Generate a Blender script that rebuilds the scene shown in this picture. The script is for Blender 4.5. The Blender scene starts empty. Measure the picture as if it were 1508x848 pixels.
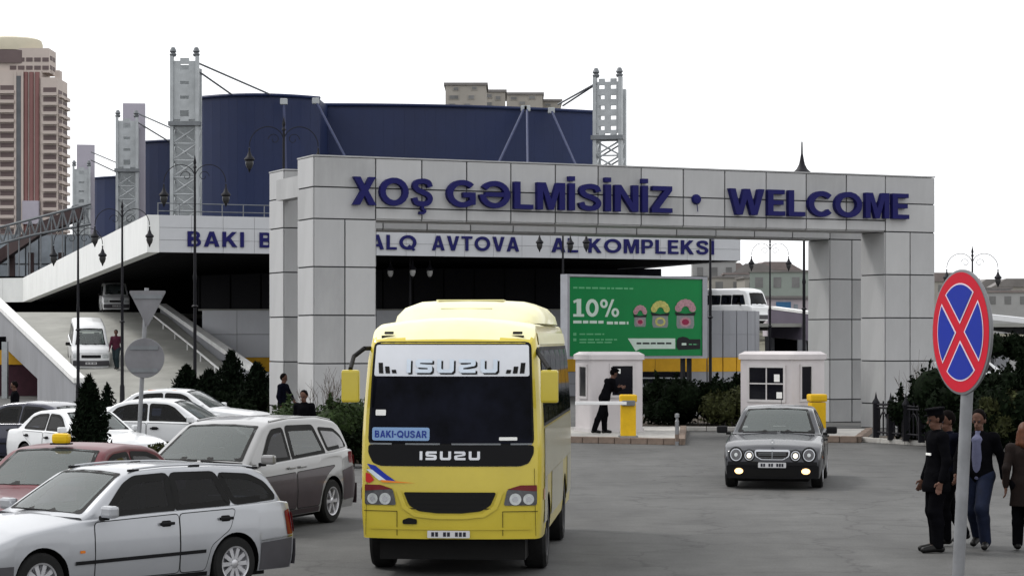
import bpy, bmesh, math, random
import numpy as np
from mathutils import Vector, Matrix

scene = bpy.context.scene
R = math.radians
rng = random.Random(7)

# ------------------------------------------------------------------ camera, sky, sun, exposure
EYE = 2.7                 # camera height above the forecourt
FPX = 3300.0              # focal length in pixels of the 1508 px wide photograph
cam_d = bpy.data.cameras.new("camera")
cam = bpy.data.objects.new("camera", cam_d)
scene.collection.objects.link(cam)
cam.location = (0, 0, EYE)
cam.rotation_euler = (R(90), 0, 0)
cam_d.sensor_width = 36.0
cam_d.lens = 36.0 * FPX / 1508.0
cam_d.shift_y = 76.0 / 1508.0
cam_d.clip_start = 0.1
cam_d.clip_end = 6000
scene.camera = cam

SUN_EL, SUN_AZ = R(52), R(-62)      # soft light from the upper left, a little behind the gate
world = bpy.data.worlds.new("World")
scene.world = world
world.use_nodes = True
wn, wl = world.node_tree.nodes, world.node_tree.links
wn.clear()
w_out = wn.new("ShaderNodeOutputWorld")
w_bg = wn.new("ShaderNodeBackground")
w_sky = wn.new("ShaderNodeTexSky")
w_sky.sky_type = 'NISHITA'
w_sky.sun_disc = False
w_sky.sun_elevation = SUN_EL
w_sky.sun_rotation = SUN_AZ
w_sky.dust_density = 6.0
w_sky.air_density = 1.0
w_hsv = wn.new("ShaderNodeHueSaturation")
w_hsv.inputs["Saturation"].default_value = 0.15
w_mix = wn.new("ShaderNodeMix"); w_mix.data_type = 'RGBA'
w_mix.inputs["Factor"].default_value = 0.86
w_mix.inputs["B"].default_value = (11.4, 11.5, 11.7, 1)      # the even white of the cloud layer
w_bg.inputs["Strength"].default_value = 0.1
wl.new(w_sky.outputs[0], w_hsv.inputs["Color"])
wl.new(w_hsv.outputs[0], w_mix.inputs["A"])
wl.new(w_mix.outputs["Result"], w_bg.inputs["Color"])
wl.new(w_bg.outputs[0], w_out.inputs["Surface"])

sun_d = bpy.data.lights.new("sun", 'SUN')
sun = bpy.data.objects.new("sun", sun_d)
scene.collection.objects.link(sun)
sun_d.energy = 1.5
sun_d.angle = R(11)
sun_d.color = (1.0, 0.97, 0.93)
sdir = Vector((math.sin(SUN_AZ) * math.cos(SUN_EL), math.cos(SUN_AZ) * math.cos(SUN_EL), math.sin(SUN_EL)))
sun.rotation_euler = (-sdir).to_track_quat('-Z', 'Y').to_euler()
sun.location = (-40, 20, 60)

scene.view_settings.view_transform = 'Standard'
scene.view_settings.look = 'None'
scene.view_settings.exposure = 0.42
scene.view_settings.gamma = 1.0
scene.render.engine = 'CYCLES'
scene.cycles.max_bounces = 6
scene.cycles.use_denoising = True

# ------------------------------------------------------------------ helpers
def at(px, py, Y):
    """world point seen at photograph pixel (px, py) when it stands Y metres away"""
    return Vector(((px - 754) / FPX * Y, Y, EYE - (py - 500) / FPX * Y))
def gx(px, Y): return (px - 754) / FPX * Y
def gz(py, Y): return EYE - (py - 500) / FPX * Y

COL = scene.collection
class MB:
    """collects shapes and links them as ONE mesh object"""
    def __init__(s): s.v = []; s.f = []; s.sm = []; s.M = None
    def _add(s, vs, fs, smooth=False):
        b = len(s.v)
        if s.M is not None: vs = [s.M @ Vector(p) for p in vs]
        s.v.extend([tuple(p) for p in vs])
        s.f.extend([tuple(i + b for i in f) for f in fs])
        s.sm.extend([smooth] * len(fs))
        return s
    def box(s, lo, hi):
        x0, y0, z0 = lo; x1, y1, z1 = hi
        return s._add([(x0,y0,z0),(x1,y0,z0),(x1,y1,z0),(x0,y1,z0),(x0,y0,z1),(x1,y0,z1),(x1,y1,z1),(x0,y1,z1)],
            [(0,3,2,1),(4,5,6,7),(0,1,5,4),(1,2,6,5),(2,3,7,6),(3,0,4,7)])
    def cbox(s, c, d, b=0.0):
        """box by centre and size, optional bevel"""
        if b <= 0:
            return s.box((c[0]-d[0]/2, c[1]-d[1]/2, c[2]-d[2]/2), (c[0]+d[0]/2, c[1]+d[1]/2, c[2]+d[2]/2))
        bm = bmesh.new(); bmesh.ops.create_cube(bm, size=1)
        for v in bm.verts: v.co = Vector((c[0]+v.co.x*d[0], c[1]+v.co.y*d[1], c[2]+v.co.z*d[2]))
        bmesh.ops.bevel(bm, geom=bm.edges[:], offset=b, segments=2, affect='EDGES', profile=.6)
        bm.verts.index_update()
        s._add([v.co.copy() for v in bm.verts], [[v.index for v in f.verts] for f in bm.faces]); bm.free()
        return s
    def tube(s, p0, p1, r0, r1=None, n=10, smooth=True):
        r1 = r0 if r1 is None else r1
        p0, p1 = Vector(p0), Vector(p1); d = (p1 - p0)
        if d.length < 1e-6: return s
        q = d.to_track_quat('Z', 'Y')
        vs = []
        for p, r in ((p0, r0), (p1, r1)):
            for i in range(n):
                a = 2*math.pi*i/n
                vs.append(p + q @ Vector((r*math.cos(a), r*math.sin(a), 0)))
        s._add(vs, [(i, (i+1) % n, n+(i+1) % n, n+i) for i in range(n)], smooth)
        s._add([vs[i] for i in range(n)], [tuple(range(n-1, -1, -1))])
        s._add([vs[n+i] for i in range(n)], [tuple(range(n))])
        return s
    def path(s, pts, r, n=8):
        pts = [Vector(p) for p in pts]
        for a, b in zip(pts, pts[1:]): s.tube(a, b, r, r, n)
        return s
    def lathe(s, prof, n=20, c=(0,0,0), axis='Z', smooth=True):
        vs = []; c = Vector(c)
        for r, h in prof:
            for i in range(n):
                a = 2*math.pi*i/n
                if axis == 'Z': p = Vector((r*math.cos(a), r*math.sin(a), h))
                elif axis == 'Y': p = Vector((r*math.cos(a), h, r*math.sin(a)))
                else: p = Vector((h, r*math.cos(a), r*math.sin(a)))
                vs.append(c + p)
        m = len(prof)
        fs = [(j*n+i, j*n+(i+1) % n, (j+1)*n+(i+1) % n, (j+1)*n+i) for j in range(m-1) for i in range(n)]
        return s._add(vs, fs, smooth)
    def prism(s, poly, h0, h1, axis='Z'):
        """extrude a 2D polygon; axis Z: (x,y); Y: (x,z); X: (y,z)"""
        n = len(poly); vs = []
        for h in (h0, h1):
            for a, b in poly:
                vs.append((a,b,h) if axis == 'Z' else ((a,h,b) if axis == 'Y' else (h,a,b)))
        fs = [tuple(range(n-1,-1,-1)), tuple(range(n, 2*n))] + [(i,(i+1)%n,n+(i+1)%n,n+i) for i in range(n)]
        return s._add(vs, fs)
    def ball(s, c, r, n=12, m=8):
        if not hasattr(r, '__len__'): r = (r, r, r)
        vs = []; fs = []
        for j in range(m+1):
            t = math.pi*j/m
            for i in range(n):
                a = 2*math.pi*i/n
                vs.append((c[0]+r[0]*math.sin(t)*math.cos(a), c[1]+r[1]*math.sin(t)*math.sin(a), c[2]+r[2]*math.cos(t)))
        for j in range(m):
            for i in range(n): fs.append((j*n+i, (j+1)*n+i, (j+1)*n+(i+1)%n, j*n+(i+1)%n))
        return s._add(vs, fs, True)
    def mesh(s, name, mat, weld=True, recalc=True, sharp=35):
        me = bpy.data.meshes.new(name)
        me.from_pydata(s.v, [], s.f)
        me.polygons.foreach_set("use_smooth", s.sm)
        if weld or recalc:
            bm = bmesh.new(); bm.from_mesh(me)
            if weld: bmesh.ops.remove_doubles(bm, verts=bm.verts[:], dist=1e-5)
            if recalc: bmesh.ops.recalc_face_normals(bm, faces=bm.faces[:])
            bm.to_mesh(me); bm.free()
        if any(s.sm): me.set_sharp_from_angle(angle=R(sharp))
        for m in (mat if isinstance(mat, (list, tuple)) else [mat]): me.materials.append(m)
        return me
    def build(s, name, mat, parent=None, **k):
        return obj(name, s.mesh(name, mat, **k), parent)

def obj(name, me, parent=None, loc=None, rz=None):
    o = bpy.data.objects.new(name, me); COL.objects.link(o)
    if parent is not None: o.parent = parent
    if loc is not None: o.location = loc
    if rz is not None: o.rotation_euler = (0, 0, rz)
    return o
def tag(o, label, cat, group=None):
    o['label'] = label; o['category'] = cat
    if group: o['group'] = group
    return o
def thing(name, label, cat, loc=(0,0,0), rz=0.0, group=None):
    o = bpy.data.objects.new(name, None); COL.objects.link(o)
    o.empty_display_size = .3
    o.location = loc; o.rotation_euler = (0, 0, rz)
    return tag(o, label, cat, group)
def struct(o): o['kind'] = 'structure'; return o
def stuff(o): o['kind'] = 'stuff'; return o
def copy_tree(o, parent=None):
    c = o.copy(); COL.objects.link(c)
    if parent is not None: c.parent = parent
    for ch in list(o.children): copy_tree(ch, c)
    return c
def dup(o, label, loc, rz=None, scale=None):
    c = copy_tree(o); c.location = loc; c['label'] = label
    if rz is not None: c.rotation_euler = (0, 0, rz)
    if scale is not None: c.scale = scale if hasattr(scale, '__len__') else (scale,)*3
    return c

# ------------------------------------------------------------------ materials
def mat(name, col, rough=.5, metal=0.0, var=.10, vs=2.5, bump=0.0, bs=30.0, coat=0.0, ior=1.28, emit=None, es=1.0, streak=0.0, aniso=None):
    m = bpy.data.materials.new(name); m.use_nodes = True
    nt = m.node_tree; N = nt.nodes; L = nt.links
    b = N["Principled BSDF"]
    b.inputs["Roughness"].default_value = rough
    b.inputs["Metallic"].default_value = metal
    b.inputs["Coat Weight"].default_value = coat
    b.inputs["Coat Roughness"].default_value = .06
    b.inputs["IOR"].default_value = ior
    tc = N.new("ShaderNodeTexCoord")
    src = tc.outputs["Object"]
    if var > 0:
        n1 = N.new("ShaderNodeTexNoise"); n1.inputs["Scale"].default_value = vs; n1.inputs["Detail"].default_value = 6; n1.inputs["Roughness"].default_value = .62
        if streak > 0:      # rain streaks: the same noise squeezed along z
            mp = N.new("ShaderNodeMapping"); mp.inputs["Scale"].default_value = (1, 1, 1 - streak)
            L.new(src, mp.inputs["Vector"]); L.new(mp.outputs[0], n1.inputs["Vector"])
        else: L.new(src, n1.inputs["Vector"])
        cr = N.new("ShaderNodeValToRGB")
        cr.color_ramp.elements[0].position = .3; cr.color_ramp.elements[1].position = .7
        cr.color_ramp.elements[0].color = tuple(max(0, c*(1-var)) for c in col) + (1,)
        cr.color_ramp.elements[1].color = tuple(min(1, c*(1+var)) for c in col) + (1,)
        L.new(n1.outputs["Fac"], cr.inputs["Fac"]); L.new(cr.outputs["Color"], b.inputs["Base Color"])
        mr = N.new("ShaderNodeMapRange"); mr.inputs["To Min"].default_value = max(.02, rough*.8); mr.inputs["To Max"].default_value = min(1, rough*1.2)
        L.new(n1.outputs["Fac"], mr.inputs["Value"]); L.new(mr.outputs[0], b.inputs["Roughness"])
    else:
        b.inputs["Base Color"].default_value = tuple(col) + (1,)
    if bump > 0:
        n2 = N.new("ShaderNodeTexNoise"); n2.inputs["Scale"].default_value = bs; n2.inputs["Detail"].default_value = 5
        L.new(src, n2.inputs["Vector"])
        bp = N.new("ShaderNodeBump"); bp.inputs["Strength"].default_value = bump; bp.inputs["Distance"].default_value = .02
        L.new(n2.outputs["Fac"], bp.inputs["Height"]); L.new(bp.outputs[0], b.inputs["Normal"])
    if emit is not None:
        b.inputs["Emission Color"].default_value = tuple(emit) + (1,)
        b.inputs["Emission Strength"].default_value = es
    return m

def asphalt_mat():
    m = bpy.data.materials.new("worn asphalt"); m.use_nodes = True
    N = m.node_tree.nodes; L = m.node_tree.links; b = N["Principled BSDF"]
    tc = N.new("ShaderNodeTexCoord")
    def noise(sc, det=5, ro=.6, vec=None):
        n = N.new("ShaderNodeTexNoise"); n.inputs["Scale"].default_value = sc; n.inputs["Detail"].default_value = det; n.inputs["Roughness"].default_value = ro
        L.new(vec or tc.outputs["Object"], n.inputs["Vector"]); return n.outputs["Fac"]
    def ramp(f, p0, c0, p1, c1):
        r = N.new("ShaderNodeValToRGB"); r.color_ramp.elements[0].position = p0; r.color_ramp.elements[1].position = p1
        r.color_ramp.elements[0].color = (c0,)*3 + (1,); r.color_ramp.elements[1].color = (c1,)*3 + (1,)
        L.new(f, r.inputs["Fac"]); return r.outputs["Color"]
    def mul(a, c, fac=1.0):
        x = N.new("ShaderNodeMix"); x.data_type = 'RGBA'; x.blend_type = 'MULTIPLY'; x.inputs["Factor"].default_value = fac
        L.new(a, x.inputs["A"]); L.new(c, x.inputs["B"]); return x.outputs["Result"]
    big = ramp(noise(.16, 4), .30, .046, .72, .078)
    mid = ramp(noise(1.3, 8, .75), .32, .72, .70, 1.20)
    fine = ramp(noise(34, 4, .7), .32, .58, .70, 1.42)
    mp = N.new("ShaderNodeMapping"); mp.inputs["Scale"].default_value = (1.0, .12, 1); mp.inputs["Rotation"].default_value = (0, 0, R(6)); L.new(tc.outputs["Object"], mp.inputs["Vector"])
    tracks = ramp(noise(.9, 4, .6, mp.outputs[0]), .36, .82, .66, 1.10)     # wheel tracks along the lane
    stain = ramp(noise(.8, 4, .6), .52, 1.0, .70, .52)
    vo = N.new("ShaderNodeTexVoronoi"); vo.feature = 'DISTANCE_TO_EDGE'; vo.inputs["Scale"].default_value = .33
    wv = N.new("ShaderNodeTexNoise"); wv.inputs["Scale"].default_value = 1.6; wv.inputs["Detail"].default_value = 5
    L.new(tc.outputs["Object"], wv.inputs["Vector"])
    ad = N.new("ShaderNodeVectorMath"); ad.operation = 'ADD'; L.new(tc.outputs["Object"], ad.inputs[0]); L.new(wv.outputs["Color"], ad.inputs[1])
    L.new(ad.outputs[0], vo.inputs["Vector"])
    crack = ramp(vo.outputs["Distance"], .0, .30, .014, 1.0)
    c = mul(mul(mul(mul(mul(big, mid), fine, .8), tracks), stain, .7), crack, .7)
    tint = N.new("ShaderNodeMix"); tint.data_type = 'RGBA'; tint.blend_type = 'MULTIPLY'; tint.inputs["Factor"].default_value = 1
    tint.inputs["B"].default_value = (1.0, 1.0, .97, 1)
    L.new(c, tint.inputs["A"]); L.new(tint.outputs["Result"], b.inputs["Base Color"])
    b.inputs["Roughness"].default_value = .82
    bp = N.new("ShaderNodeBump"); bp.inputs["Strength"].default_value = .35; bp.inputs["Distance"].default_value = .01
    L.new(noise(60, 4), bp.inputs["Height"]); L.new(bp.outputs[0], b.inputs["Normal"])
    return m

def glass_mat(name, tint, ior=1.45, film=0.0):
    """clear or tinted pane: a mirror reflection by angle over a tinted view inside"""
    m = bpy.data.materials.new(name); m.use_nodes = True
    N = m.node_tree.nodes; L = m.node_tree.links; N.clear()
    o = N.new("ShaderNodeOutputMaterial"); mx = N.new("ShaderNodeMixShader"); fr = N.new("ShaderNodeFresnel"); fr.inputs["IOR"].default_value = ior
    tr = N.new("ShaderNodeBsdfTransparent"); gl = N.new("ShaderNodeBsdfGlossy"); gl.inputs["Roughness"].default_value = .03
    tr.inputs["Color"].default_value = tuple(tint) + (1,)
    tc = N.new("ShaderNodeTexCoord"); nz = N.new("ShaderNodeTexNoise"); nz.inputs["Scale"].default_value = 1.6; nz.inputs["Detail"].default_value = 2
    bp = N.new("ShaderNodeBump"); bp.inputs["Strength"].default_value = .25; bp.inputs["Distance"].default_value = .05
    L.new(tc.outputs["Object"], nz.inputs["Vector"]); L.new(nz.outputs["Fac"], bp.inputs["Height"]); L.new(bp.outputs[0], gl.inputs["Normal"])
    last = tr
    if film:      # thin grey green diffuse layer on the pane
        df = N.new("ShaderNodeBsdfDiffuse"); df.inputs["Color"].default_value = (.27,.33,.315,1)
        m2 = N.new("ShaderNodeMixShader"); m2.inputs[0].default_value = film; L.new(tr.outputs[0], m2.inputs[1]); L.new(df.outputs[0], m2.inputs[2]); last = m2
    L.new(fr.outputs[0], mx.inputs[0]); L.new(last.outputs[0], mx.inputs[1]); L.new(gl.outputs[0], mx.inputs[2]); L.new(mx.outputs[0], o.inputs["Surface"])
    return m
M = dict(
    asphalt=asphalt_mat(),
    concrete=mat("kerb concrete", (.36,.35,.33), .85, var=.22, vs=3, bump=.3),
    kerb_brown=mat("weathered kerb stone", (.17,.13,.105), .85, var=.3, vs=4, bump=.3),
    soil=mat("soil", (.05,.04,.03), .95, var=.4, vs=4, bump=.5),
    ramp=mat("ramp concrete", (.27,.27,.25), .85, var=.18, vs=.6, bump=.2),
    rampwall=mat("ramp wall render", (.24,.245,.26), .8, var=.14, vs=.7, bump=.15, streak=.6),
    cap=mat("white parapet paint", (.66,.66,.65), .6, var=.12, vs=2),
    panel=mat("grey composite panel", (.385,.387,.39), .42, var=.10, vs=1.2, streak=.7),
    panel2=mat("grey composite panel weathered", (.335,.337,.338), .45, var=.18, vs=1.1, streak=.7),
    panel3=mat("grey composite panel pale", (.42,.422,.423), .42, var=.08, vs=1.3, streak=.7),
    joint=mat("dark joint", (.045,.047,.05), .8, var=.1),
    fascia=mat("fascia panel", (.46,.47,.49), .4, var=.06, vs=.8, streak=.6),
    fascia_lit=mat("fascia panel painted as lit", (.66,.67,.66), .45, var=.08, vs=.9, streak=.5),  # brighter copy of the fascia panel, light from the left put into the colour
    wallgrey=mat("metal wall panel lightened under canopy", (.52,.53,.56), .45, metal=.1, var=.08, vs=.7, streak=.6),
    wallgrey2=mat("grey metal wall panel", (.25,.255,.275), .5, var=.10, vs=.5, streak=.6),
    yellowband=mat("ochre wall band", (.55,.30,.02), .6, var=.10),
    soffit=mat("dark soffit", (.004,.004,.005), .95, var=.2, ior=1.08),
    darkglass=mat("dark facade glass", (.002,.002,.005), .3, var=.3, vs=.4, ior=1.2),
    navy=mat("navy letter paint", (.0055,.0055,.082), .6, var=.08, ior=1.3),
    bluefac=mat("blue cladding", (.011,.020,.066), .5, var=.30, vs=.10, streak=.3, ior=1.35),
    steel=mat("painted light steel", (.37,.39,.40), .5, var=.14, vs=1.5),
    steel_d=mat("grey steel", (.16,.17,.18), .5, metal=.3, var=.2),
    lamp=mat("black cast iron", (.006,.006,.009), .6, var=.2, ior=1.3),
    lampglass=mat("smoked lantern glass", (.035,.035,.035), .3, var=.1),
    lampglass2=mat("frosted lantern glass", (.40,.40,.39), .4, var=.1),
    galv=mat("galvanised steel", (.22,.225,.235), .42, metal=.6, var=.18, vs=6),
    signback=mat("sign back aluminium", (.17,.17,.18), .5, metal=.4, var=.15),
    signred=mat("sign red", (.46,.006,.022), .5, var=.08, ior=1.2),
    signblue=mat("sign blue", (.006,.022,.27), .5, var=.08, ior=1.2),
    signwhite=mat("sign white line", (.62,.52,.60), .4, var=.06),
    boothw=mat("booth white plastic", (.52,.49,.495), .42, var=.06, vs=1.5),
    boothtrim=mat("booth trim", (.50,.48,.48), .45, var=.08),
    glassb=mat("dark booth glass", (.003,.003,.006), .08, var=.2, ior=1.25),
    paper=mat("white paper", (.75,.75,.73), .8, var=.05),
    byellow=mat("barrier yellow paint", (.62,.38,.012), .45, var=.12, vs=4),
    bwhite=mat("white arm paint", (.75,.75,.75), .5, var=.06),
    bbgreen=mat("billboard green print", (.002,.205,.052), .40, var=.07, vs=.8),
    bbwhite=mat("billboard white print", (.58,.70,.62), .5, var=.05),
    bbpale=mat("billboard pale green print", (.12,.42,.20), .5, var=.05),
    bbblack=mat("billboard black print", (.010,.012,.014), .5, var=.1),
    bbframe=mat("billboard frame grey", (.34,.35,.38), .5, var=.1),
    jarglass=mat("print jar grey", (.22,.24,.24), .5, var=.15, vs=8),
    jarpink=mat("print pink", (.42,.24,.27), .5, var=.3, vs=14),
    jarlemon=mat("print lemon", (.50,.48,.14), .5, var=.3, vs=14),
    jarred=mat("print red", (.30,.02,.07), .5, var=.2),
    # vehicles
    busyellow=mat("bus yellow paint", (.50,.40,.038), .30, var=.09, vs=1.2, coat=.6),
    buscream=mat("bus cream side paint", (.32,.305,.22), .35, var=.09, vs=1.5, coat=.4),
    bustop_sheen=mat("bus roof with painted sky sheen", (.74,.70,.40), .40, var=.06, coat=.3),  # pale yellow with the sky's sheen put into the colour
    banner=mat("white windscreen banner", (.60,.62,.66), .4, var=.04),
    busglass=mat("bus windscreen glass", (.003,.0035,.007), .06, var=.98, vs=1.9, ior=1.12),  # noise mottling imitates faint reflections and the dim interior
    busblack=mat("gloss black panel", (.002,.002,.003), .15, var=.2, ior=1.2),
    silver=mat("silver metallic paint", (.34,.35,.37), .33, metal=.45, var=.05, vs=1.1, coat=.8),
    silver2=mat("warm silver paint", (.25,.25,.252), .34, metal=.35, var=.06, vs=1.1, coat=.7),
    burgundy=mat("burgundy lower paint", (.042,.028,.033), .38, metal=.1, var=.2, coat=.25),
    redpaint=mat("dark red paint", (.085,.004,.010), .34, var=.1, coat=.25),
    graphite=mat("graphite paint", (.018,.020,.026), .26, metal=.3, var=.15, coat=.6),
    navycar=mat("dark navy paint", (.020,.022,.040), .25, metal=.2, var=.1, coat=.9),
    whitecar=mat("white car paint", (.62,.63,.64), .32, var=.05, coat=.6),
    carglass=glass_mat("tinted side glass", (.13,.145,.19), 1.30),
    windscreen=glass_mat("windscreen glass", (.55,.62,.60), 1.62, .16),
    mirrorglass=mat("mirror glass", (.05,.055,.055), .06, var=.2, ior=1.6),
    seat=mat("dark seat cloth", (.022,.022,.026), .9, var=.3, vs=8),
    cabin_lining=mat("cabin lining", (.035,.035,.037), .9, var=.2),
    seal=mat("black rubber seal", (.004,.004,.004), .7, var=.2, ior=1.3),
    plastic=mat("dark grey plastic trim", (.009,.009,.010), .6, var=.2, ior=1.2),
    bumpgrey=mat("grey bumper cladding", (.062,.060,.066), .5, var=.15),
    tyre=mat("tyre rubber", (.012,.012,.012), .85, var=.3, vs=6, bump=.2, bs=20),
    rim=mat("alloy rim", (.50,.50,.52), .32, metal=.7, var=.15, vs=6),
    rimdark=mat("dark steel wheel", (.03,.03,.032), .5, var=.2),
    chrome=mat("chrome", (.40,.41,.43), .18, metal=1.0, var=.08),
    lens=mat("clear lamp lens", (.40,.42,.42), .10, var=.3, vs=9, coat=.8),
    lensdim=mat("smoked lamp reflector", (.05,.05,.055), .15, var=.5, vs=12, coat=.8),
    lensred=mat("red lamp lens", (.12,.006,.008), .2, var=.15, coat=.2),
    lensamber=mat("amber lamp lens", (.50,.14,.01), .15, var=.1, coat=.6),
    lit=mat("lit lamp", (.9,.85,.7), .2, var=0, emit=(1.0,.52,.14), es=2.4),
    lit_dim=mat("lit side lamp", (.8,.75,.6), .2, var=0, emit=(1.0,.90,.70), es=1.1),
    plate=mat("number plate white", (.55,.55,.56), .45, var=.05),
    ink=mat("plate ink", (.02,.02,.03), .5, var=.1),
    inkblue=mat("route sign blue ink", (.012,.030,.22), .5, var=.1),
    routesign=mat("route sign pale blue", (.20,.32,.52), .5, var=.05),
    decalblue=mat("blue decal", (.012,.03,.30), .35, var=.1),
    decalred=mat("red decal", (.45,.02,.02), .35, var=.1),
    decalorange=mat("orange decal", (.70,.22,.02), .35, var=.1),
    decalwhite=mat("pale decal", (.55,.62,.70), .35, var=.1),
    taxi=mat("taxi lamp yellow", (.65,.42,.01), .35, var=.1),
    orange=mat("orange strip", (.60,.20,.05), .5, var=.15),
    # plants
    conifer=mat("dark conifer needles", (.0045,.008,.0042), .95, var=.85, vs=14, ior=1.12),
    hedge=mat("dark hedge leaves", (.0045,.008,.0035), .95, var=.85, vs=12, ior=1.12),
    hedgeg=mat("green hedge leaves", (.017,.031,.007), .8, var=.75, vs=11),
    hedgeo=mat("olive hedge leaves", (.030,.034,.010), .8, var=.8, vs=11),
    twig=mat("twig bark", (.07,.055,.045), .9, var=.3),
    # people
    skin=mat("skin", (.10,.050,.035), .6, var=.1, vs=8),
    black_cloth=mat("black cloth", (.0035,.0035,.0045), .95, var=.25, vs=9, bump=.2, ior=1.06),
    navy_cloth=mat("dark navy cloth", (.004,.0045,.009), .95, var=.25, vs=9, bump=.2, ior=1.06),
    shirt=mat("pale blue shirt", (.10,.105,.17), .85, var=.12, vs=8, bump=.3),
    jeans=mat("blue jeans", (.007,.011,.028), .9, var=.3, vs=8, bump=.3),
    browncoat=mat("brown coat", (.009,.005,.004), .9, var=.3, vs=8, bump=.3),
    redcloth=mat("dark red jacket", (.05,.009,.020), .9, var=.25, vs=8),
    tealcloth=mat("dark teal trousers", (.012,.022,.026), .9, var=.25, vs=8),
    hair=mat("dark hair", (.004,.003,.003), .8, var=.3, vs=20, ior=1.1),
    hairbrown=mat("brown hair", (.075,.026,.012), .55, var=.35, vs=20),
    shoe=mat("black shoe", (.003,.003,.003), .5, var=.2, ior=1.3),
    # far things
    towercream=mat("tower cream render", (.46,.40,.365), .8, var=.10, vs=.06),
    towerpale=mat("tower pale crown", (.50,.46,.36), .8, var=.08, vs=.1),
    towerred=mat("tower red brown", (.22,.115,.11), .8, var=.12, vs=.06),
    towerdark=mat("tower recess", (.125,.095,.095), .7, var=.2, vs=.1),
    towerglass=mat("tower glazing", (.10,.105,.115), .3, var=.25, vs=.2),
    farconc=mat("far apartment concrete", (.30,.28,.25), .85, var=.14, vs=.12),
    farwin=mat("far window", (.15,.15,.15), .3, var=.3, vs=.3),
    lavender=mat("pale lavender slab", (.36,.34,.39), .7, var=.08, vs=.3),
    hill=mat("far hillside", (.13,.125,.095), .95, var=.35, vs=.02),
    housea=mat("house plaster grey", (.30,.30,.30), .85, var=.12, vs=.2),  # house walls and roofs greyed, haze put into the colour
    houseb=mat("house plaster sand", (.30,.285,.26), .85, var=.12, vs=.2),
    housec=mat("house plaster green", (.23,.26,.24), .85, var=.12, vs=.2),
    roofr=mat("house roof red", (.19,.16,.155), .85, var=.2, vs=.3),
    roofg=mat("house roof grey", (.17,.16,.155), .85, var=.2, vs=.3),
    bluecont=mat("blue cabin paint", (.04,.13,.26), .5, var=.15),
    purplewall=mat("violet grey parapet", (.12,.105,.135), .75, var=.12, vs=.6),
    rustbeam=mat("rust brown beam", (.055,.038,.038), .75, var=.2, vs=.8),
    glaze=mat("pale glazing", (.20,.225,.25), .2, var=.35, vs=.5),
)

# ------------------------------------------------------------------ lettering
def _strip(pts, t, closed=False):
    """a band of width t along a line, as quads"""
    n = len(pts); P = [Vector(p) for p in pts]; out = []
    for i in range(n):
        a = P[i-1] if (i or closed) else P[i]; b = P[(i+1) % n] if (i < n-1 or closed) else P[i]
        d1 = (P[i]-a); d2 = (b-P[i])
        d1 = d1.normalized() if d1.length > 1e-6 else d2.normalized(); d2 = d2.normalized() if d2.length > 1e-6 else d1
        n1 = Vector((-d1.y,d1.x)); n2 = Vector((-d2.y,d2.x)); m = (n1+n2).normalized(); k = t/2/max(.5, m.dot(n1))
        out.append((P[i]+m*k, P[i]-m*k))
    m = n if closed else n-1
    return [('q', out, m)]
def _arc(cx, cz, rx, rz, a0, a1, n=18):
    return [(cx+rx*math.cos(R(a0+(a1-a0)*i/n)), cz+rz*math.sin(R(a0+(a1-a0)*i/n))) for i in range(n+1)]
def _spl(p, n=5):
    P = [p[0]]+p+[p[-1]]; out = []
    for i in range(1, len(P)-2):
        a,b,c,d = (Vector(q) for q in P[i-1:i+3])
        for k in range(n):
            t = k/n; out.append(tuple(.5*((2*b)+(c-a)*t+(2*a-5*b+4*c-d)*t*t+(3*b-a-3*c+d)*t**3)))
    return out+[p[-1]]
_S = _spl([(.64,.70),(.57,.86),(.36,.91),(.15,.85),(.10,.71),(.19,.59),(.37,.51),(.56,.42),(.64,.28),(.55,.13),(.36,.09),(.14,.14),(.07,.31)])
def _O(w=.42): return _strip(_arc(w+.1,.5,w,.405,0,360)[:-1], .20, True)
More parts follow.
